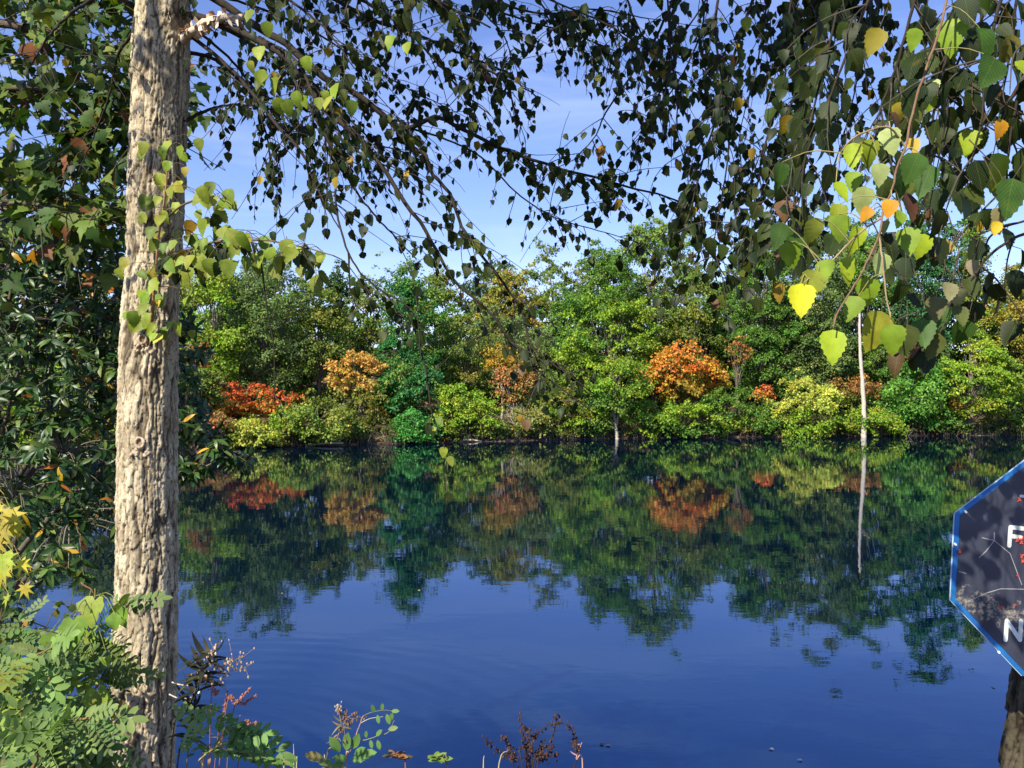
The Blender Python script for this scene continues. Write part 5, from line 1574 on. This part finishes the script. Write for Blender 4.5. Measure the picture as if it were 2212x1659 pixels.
lances(s, b, ln, 54, .042, [(3, (.11, .22, .05)), (1, (.22, .28, .07)), (1, (.06, .13, .03))], f0=.12, f1=1.0, tm=OVAL, up=-.1)
b = gbase(440, 1720, 3.3)
s = thing('dry_stalk', 'pale yellow broken dry stalk with curled leaves beside the trailing vine', 'plant', b)
ln = stalk(s, b, [b]+UVY([(438, 1650, 3.3), (455, 1630, 3.3), (475, 1600, 3.3), (485, 1570, 3.3)]), .005, .002, (.50, .36, .16))
lances(s, b, ln, 9, .07, [(1, (.42, .30, .15)), (1, (.26, .16, .10))], f0=.3, f1=1.0, up=-.3)
# pale tendrils from the trunk
for (pts, lab) in (([(372, 1474, 4.6), (395, 1480, 4.5), (425, 1478, 4.45), (449, 1452, 4.4)], 'upper pale arching tendril with a white tip beside the trunk'),
                  ([(366, 1500, 4.6), (385, 1508, 4.5), (408, 1508, 4.5), (430, 1496, 4.45)], 'lower pale tendril beside the trunk')):
    q = UVY(pts); b = q[0]
    s = thing('tendril', lab, 'plant', b, 'pale tendrils beside the trunk')
    mb = MB(); mb.tube(smooth_line(q, 16), np.linspace(.004, .002, 16), 5, (.58, .46, .36)); mb.build('stem', M_DRY, s, base=b)
    mb = MB(); e = q[-1]; mb.tube(np.array([e-[.004, 0, .005], e, e+[.004, 0, .006]]), [.003, .008, .003], 6, (.75, .70, .6)); mb.build('tip', M_DRY, s, base=b)
# two saplings at the bottom, left of centre
y = 3.8
b = gbase(700, 1720, y)
s = thing('dry_weed', 'thin brown weed stem with a dark seed cluster left of the leafy sapling', 'plant', b)
ln = stalk(s, b, [b]+UVY([(704, 1659, y), (722, 1610, y), (736, 1573, y), (735, 1550, y), (728, 1531, y)]), .004, .0015, (.26, .20, .11))
lances(s, b, ln, 12, .05, [(1, (.25, .24, .10)), (1, (.30, .20, .09))], f0=.4, f1=.8, up=.2)
mb = MB()
plume([(736, 1580, y), (744, 1560, y), (752, 1548, y)], 26, .016, (.16, .09, .07)); plume([(738, 1575, y), (760, 1556, y), (778, 1546, y)], 14, .012, (.2, .12, .08)); plume([(730, 1545, y), (728, 1532, y), (735, 1530, y)], 12, .012, (.42, .34, .27))
mb.build('seed_head', M_DRY, s, base=b)['kind'] = 'stuff'
b = gbase(742, 1720, y)
s = thing('leafy_sapling', 'slim sapling with green oval leaves at the bottom left of centre', 'plant', b)
ln = stalk(s, b, [b]+UVY([(746, 1659, y), (756, 1625, y), (765, 1602, y), (775, 1572, y), (785, 1546, y)]), .0045, .0015, (.42, .28, .17))
lr = stalk(s, b, UVY([(768, 1600, y), (790, 1598, y), (815, 1590, y), (838, 1582, y), (852, 1556, y)]), .002, .001, (.3, .26, .12), name='side_stem')
lr2 = stalk(s, b, UVY([(779, 1562, y), (800, 1552, y), (828, 1548, y)]), .002, .001, (.45, .40, .30), name='side_stem')
lr3 = stalk(s, b, UVY([(785, 1546, y), (805, 1538, y), (830, 1534, y), (848, 1536, y)]), .0015, .001, (.2, .22, .08), name='side_stem')
lv = Leaves()
for (u, v, dx, dz, c) in ((735, 1625, -.5, .9, 0), (748, 1622, .1, 1, 0), (752, 1640, -.8, .2, 0), (765, 1630, .8, .6, 0), (775, 1633, .9, .3, 0), (762, 1618, .4, 1, 0), (720, 1650, -.9, .3, 1), (735, 1655, .7, -.6, 2), (716, 1655, -.6, -.3, 1), (758, 1640, .9, .1, 0), (745, 1650, -.9, -.1, 0), (700, 1640, -.7, .3, 2), (790, 1594, .1, .8, 0), (800, 1598, .2, -.8, 0), (812, 1590, .5, .6, 0), (815, 1598, .3, -.9, 0), (838, 1576, .9, .3, 1), (808, 1540, -.2, .9, 0), (815, 1544, .2, -.9, 0), (825, 1535, .1, .9, 0), (835, 1542, .3, -.8, 0), (845, 1536, 1, .1, 0), (842, 1558, .3, .9, 0)):
    p = P(u, v, y)
    lv.add(p, [dx, -.25, dz], unit(np.array([RNG.normal()*.2, -1, .6])), (.075 if u < 780 else .042)*rnd(.8, 1.2), [(.13, .25, .06), (.2, .27, .09), (.42, .34, .12)][c])
lv.build(s, b, OVAL, OVAL, M_SOFT_O, M_SOFT_A, minpx=.1)
# small sprigs at the bottom edge
for (u, v, lab, c) in ((862, 1640, 'small brownish sprig at the bottom edge left of centre', 1), (952, 1642, 'small green curled sprig at the bottom edge near the centre', 0), (1245, 1640, 'short pale twig with a fluffy tip right of the dark dead weed', 2)):
    b = gbase(u+10, 1720, 3.9)
    s = thing('sprig', lab, 'plant', b)
    ln = stalk(s, b, [b]+UVY([(u+14, 1659, 3.9), (u, v, 3.9), (u-12 if c < 2 else u+12, v-8 if c < 2 else v-36, 3.9)]), .004, .0015, [(.2, .2, .08), (.26, .14, .08), (.55, .30, .2)][c])
    lances(s, b, ln, [14, 9, 5][c], [.05, .06, .03][c], [[(1, (.2, .3, .05))], [(1, (.10, .12, .04)), (1, (.28, .14, .06))], [(1, (.45, .25, .2))]][c], f0=.65, f1=1.0, tm=OVAL if c < 2 else LANCE, up=.2)
# dark dead dock
y = 3.9
b = gbase(1141, 1720, y)
s = thing('dead_dock', 'dark dead branching weed with beaded seed spikes at the bottom centre', 'plant', b)
mb = MB()
ST = [[(1138, 1659), (1130, 1600), (1124, 1543)], [(1150, 1659), (1185, 1610), (1198, 1575), (1205, 1543)], [(1120, 1659), (1085, 1630), (1048, 1597)], [(1128, 1659), (1098, 1615), (1087, 1590)],
      [(1142, 1659), (1150, 1600), (1175, 1572), (1205, 1562), (1232, 1570), (1242, 1600)], [(1145, 1659), (1148, 1610), (1158, 1585)], [(1155, 1659), (1180, 1630), (1200, 1612)], [(1160, 1659), (1175, 1640), (1205, 1632)],
      [(1140, 1659), (1143, 1590), (1139, 1575)], [(1148, 1659), (1165, 1625), (1172, 1600)], [(1240, 1659), (1243, 1620), (1242, 1600)], [(1110, 1659), (1105, 1640), (1100, 1625)]]
for p in ST:
    q = UVY([(a, c, y+rnd(-.1, .1)) for a, c in p])
    ln = stalk(s, b, [b+[rnd(-.05, .05), 0, 0]]+q, .0035, .0015, (.045, .03, .025), n=30)
    for k in range(46):
        a = ln[int(rnd(11, 30))]+RNG.normal(size=3)*.007
        r = .0055*rnd(.5, 1.3)
        mb.tube(np.array([a-[0, 0, r], a, a+[0, 0, r]]), [r*.3, r, r*.3], 4, np.array((.055, .032, .028))*rnd(.6, 1.6))
mb.build('seed_head', M_DRY, s, base=b)['kind'] = 'stuff'
# grass blades
for (u, v, h, lean, lab) in ((634, 1607, 60, -2, 'tallest thin grass blade left of the leafy sapling'), (617, 1625, 40, 6, 'short pale grass blade left of the tallest blade'), (643, 1636, 30, 4, 'shortest grass blade right of the tallest blade'), (1100, 1618, 48, 40, 'pale bent grass blade in front of the dark dead weed'), (1046, 1632, 40, 3, 'short pale grass blade left of the dark dead weed'), (700, 1630, 34, -3, 'thin dry grass blade at the foot of the brown weed')):
    b = gbase(u-lean, 1720, 3.9)
    s = thing('grass_blade', lab, 'grass', b, 'single grass blades on the near bank')
    mb = MB()
    e = P(u, v, 3.9)
    ln = smooth_line([b, P(u-lean*.6, v+h, 3.9), e], 10)
    w = np.linspace(.006, .0008, 10)
    mb.tube(ln, w, 4, (.42, .40, .22)); mb.build('blade', M_DRY, s, base=b)

# floating leaves on the lake
for (u, v, c, lab) in ((1303, 1608, (.14, .16, .04), 'dark green leaf floating right of the dark dead weed'), (1318, 1611, (.60, .45, .36), 'pale pink leaf floating beside the dark green one'), (1662, 1618, (.6, .58, .55), 'tiny white speck of leaf floating near the lower right'), (1733, 1643, (.62, .60, .58), 'white curled feather-like leaf floating at the bottom right'), (905, 1275-0, (.6, .45, .25), 'yellow leaf floating far out left of the middle'), (2150, 1487, (.12, .12, .05), 'dark leaf floating beside the dark trunk at right'), (610, 1283, (.55, .42, .22), 'small tan leaf floating on the dark reflection at left')):
    yy = EYE*FPX/(v-CY); p = P(u, v, yy); p[2] = .006
    T = BIRCH[int(RNG.integers(0, 4))]
    me = make_mesh('floating_leaf', T[0]*.075*[1, 1, .6], [T[1]], uv=T[2]); me.materials.append(M_SOFT_O)
    o = bpy.data.objects.new('floating_leaf', me); COL.objects.link(o); o.location = p; o.rotation_euler = (0, 0, rnd(0, 6.2)); o.color = (*c, 1)
    o.location.z = .012
    tag(o, lab, 'leaf', 'leaves floating on the lake')

# ------------------------------------------------------------------ octagonal sign
SYd = 2.56
pc = P(2308, 1222, SYd)
sign = thing('octagonal_sign', 'dark octagonal sign with worn blue rim and white letters at the right edge', 'sign', pc)
OCT = [(2061, 1108), (2051, 1296), (2206, 1460), (2394, 1468), (2563, 1330), (2569, 1142), (2412, 980), (2222, 986)]
oc = np.array([P(u, v, SYd) for u, v in OCT])
cen = oc.mean(0)
def inset(k): return cen+(oc-cen)*k
def plate(mbx, poly, y0, y1, col):
    n = len(poly)
    a = poly.copy(); a[:, 1] = y0
    c_ = poly.copy(); c_[:, 1] = y1
    V = np.vstack([a, c_, [[cen[0], y0, cen[2]], [cen[0], y1, cen[2]]]])
    mbx.add(V, np.array([(2*n, i, (i+1) % n) for i in range(n)]+[(2*n+1, n+(i+1) % n, n+i) for i in range(n)]), col)
    mbx.add(V, np.array([(i, n+i, n+(i+1) % n, (i+1) % n) for i in range(n)]), col)
M_SIGN_BACK = plain_mat('sign_metal', (.45, .62, .72), rough=.45, spec=.5, noise=.2, nscale=30)
M_LETTER = plain_mat('letter_paint', (.72, .74, .68), rough=.7, noise=.15, nscale=60)
mb = MB(); plate(mb, inset(1.0), SYd, SYd+.003, (.5, .6, .7)); mb.build('plate', M_SIGN_BACK, sign, base=pc)


def sign_mat(name, c0, c1, worn, lo_, hi_, sc):
    m, nt, out = new_mat(name)
    L = nt.links
    pb = N(nt, 'ShaderNodeBsdfPrincipled'); pb.inputs['Roughness'].default_value = .42; pb.inputs['Specular IOR Level'].default_value = .5
    ge = N(nt, 'ShaderNodeNewGeometry')
    nz = N(nt, 'ShaderNodeTexNoise'); nz.inputs['Scale'].default_value = 9; nz.inputs['Detail'].default_value = 5; L.new(ge.outputs['Position'], nz.inputs['Vector'])
    mr = N(nt, 'ShaderNodeMapRange'); L.new(nz.outputs['Fac'], mr.inputs['Value']); mr.inputs['From Min'].default_value = .35; mr.inputs['From Max'].default_value = .7
    a = N(nt, 'ShaderNodeMix', data_type='RGBA'); L.new(mr.outputs[0], a.inputs['Factor']); a.inputs[6].default_value = (*c0, 1); a.inputs[7].default_value = (*c1, 1)
    n2 = N(nt, 'ShaderNodeTexNoise'); n2.inputs['Scale'].default_value = sc; n2.inputs['Detail'].default_value = 9; n2.inputs['Roughness'].default_value = .75; L.new(ge.outputs['Position'], n2.inputs['Vector'])
    # worn band across the lower part of the plate
    sx = N(nt, 'ShaderNodeSeparateXYZ'); L.new(ge.outputs['Position'], sx.inputs[0])
    ln_ = N(nt, 'ShaderNodeMath', operation='MULTIPLY_ADD'); L.new(sx.outputs['X'], ln_.inputs[0]); ln_.inputs[1].default_value = .30; L.new(sx.outputs['Z'], ln_.inputs[2])
    cb = P(2150, 1318, SYd)
    df = N(nt, 'ShaderNodeMath', operation='SUBTRACT'); L.new(ln_.outputs[0], df.inputs[0]); df.inputs[1].default_value = float(cb[0]*.30+cb[2])
    ab = N(nt, 'ShaderNodeMath', operation='ABSOLUTE'); L.new(df.outputs[0], ab.inputs[0])
    bd = N(nt, 'ShaderNodeMapRange'); L.new(ab.outputs[0], bd.inputs['Value']); bd.inputs['From Min'].default_value = .0; bd.inputs['From Max'].default_value = .07; bd.inputs['To Min'].default_value = .18; bd.inputs['To Max'].default_value = 0
    sm = N(nt, 'ShaderNodeMath', operation='ADD'); L.new(n2.outputs['Fac'], sm.inputs[0]); L.new(bd.outputs[0], sm.inputs[1])
    wr = N(nt, 'ShaderNodeMapRange'); L.new(sm.outputs[0], wr.inputs['Value']); wr.inputs['From Min'].default_value = lo_; wr.inputs['From Max'].default_value = hi_; wr.inputs['To Max'].default_value = .85
    b_ = N(nt, 'ShaderNodeMix', data_type='RGBA'); L.new(wr.outputs[0], b_.inputs['Factor']); L.new(a.outputs[2], b_.inputs[6]); b_.inputs[7].default_value = (*worn, 1)
    L.new(b_.outputs[2], pb.inputs['Base Color']); L.new(pb.outputs[0], out.inputs[0])
    return m


M_RIM = sign_mat('blue_rim_paint', (.01, .09, .32), (.02, .20, .52), (.45, .62, .75), .70, .80, 40)
M_FACE = sign_mat('dark_sign_paint', (.026, .031, .050), (.058, .064, .095), (.42, .37, .28), .62, .74, 45)
mb = MB(); plate(mb, inset(.993), SYd-.0025, SYd-.0002, (.02, .1, .3)); mb.build('rim', M_RIM, sign, base=pc)
mb = MB()
pf = inset(.952)
plate(mb, pf, SYd-.0042, SYd-.0027, (.02, .02, .04)); face = mb.build('face', M_FACE, sign, base=pc)


def strokes(root, name, lines, w, col_mat, y):
    mb = MB()
    for l_ in lines:
        q = np.array([P(u, v, SYd) for u, v in l_]); q[:, 1] = y
        for a, c_ in zip(q[:-1], q[1:]):
            d = unit(c_-a); nrm = np.array([-d[2], 0, d[0]])
            hw = w*SYd/FPX/2
            th = np.linspace(math.pi/2, 3*math.pi/2, 6)
            out_ = [a+hw*(d*math.cos(t)+nrm*math.sin(t)) for t in th]+[c_+hw*(d*math.cos(t+math.pi)+nrm*math.sin(t+math.pi)) for t in th]
            o_ = np.array(out_)
            k = len(o_)
            V = np.vstack([o_, o_+[0, .0011, 0]])
            mb.add(V, np.array([(0, i, i+1) for i in range(1, k-1)]))
            mb.add(V, np.array([(i, (i+1) % k, k+(i+1) % k, k+i) for i in range(k)]))
            y -= .0003
            q[:, 1] = y
            a[1] = y
    return mb.build(name, col_mat, root, base=pc)


strokes(face, 'letter', [[(2181, 1139), (2178, 1178)], [(2181, 1138), (2207, 1141)], [(2180, 1157), (2202, 1160)]], 9, M_LETTER, SYd-.0055)
strokes(face, 'letter', [[(2173, 1340), (2170, 1381)], [(2173, 1340), (2201, 1381)], [(2203, 1340), (2201, 1381)]], 9, M_LETTER, SYd-.0055)
strokes(face, 'letter', [[(2203, 1071), (2224, 1073)]], 6, M_LETTER, SYd-.0055)
# scratches and red paint flecks
M_SCR = plain_mat('scratch', (.34, .33, .33), rough=.6)
M_REDP = plain_mat('red_paint_fleck', (.62, .10, .06), rough=.6)
for l_ in ([(2120, 1161), (2146, 1167), (2128, 1190), (2113, 1204)], [(2146, 1167), (2146, 1150)], [(2146, 1167), (2180, 1195), (2205, 1262)], [(2090, 1298), (2130, 1280), (2160, 1271), (2212, 1272)], [(2070, 1234), (2085, 1238)]):
    strokes(face, 'scratch', [l_], 1.6, M_SCR, SYd-.0048)
for (u, v, w_) in ((2071, 1189, 7), (2195, 1165, 6), (2203, 1172, 7), (2205, 1200, 6), (2207, 1212, 5), (2204, 1162, 5), (2160, 1310, 5), (2190, 1305, 4), (2196, 1242, 3), (2199, 1078, 5)):
    strokes(face, 'paint_fleck', [[(u+rnd(-3, 3), v+rnd(-4, 4)), (u+rnd(-4, 4), v+rnd(-4, 5))] for _ in range(4)], w_*.36, M_REDP, SYd-.0062-rnd(0, .001))
for (u, v) in ((2083, 1104), (2061, 1174), (2155, 1407)):
    strokes(face, 'chip', [[(u, v), (u+2, v+2)]], 5, M_LETTER, SYd-.0050)
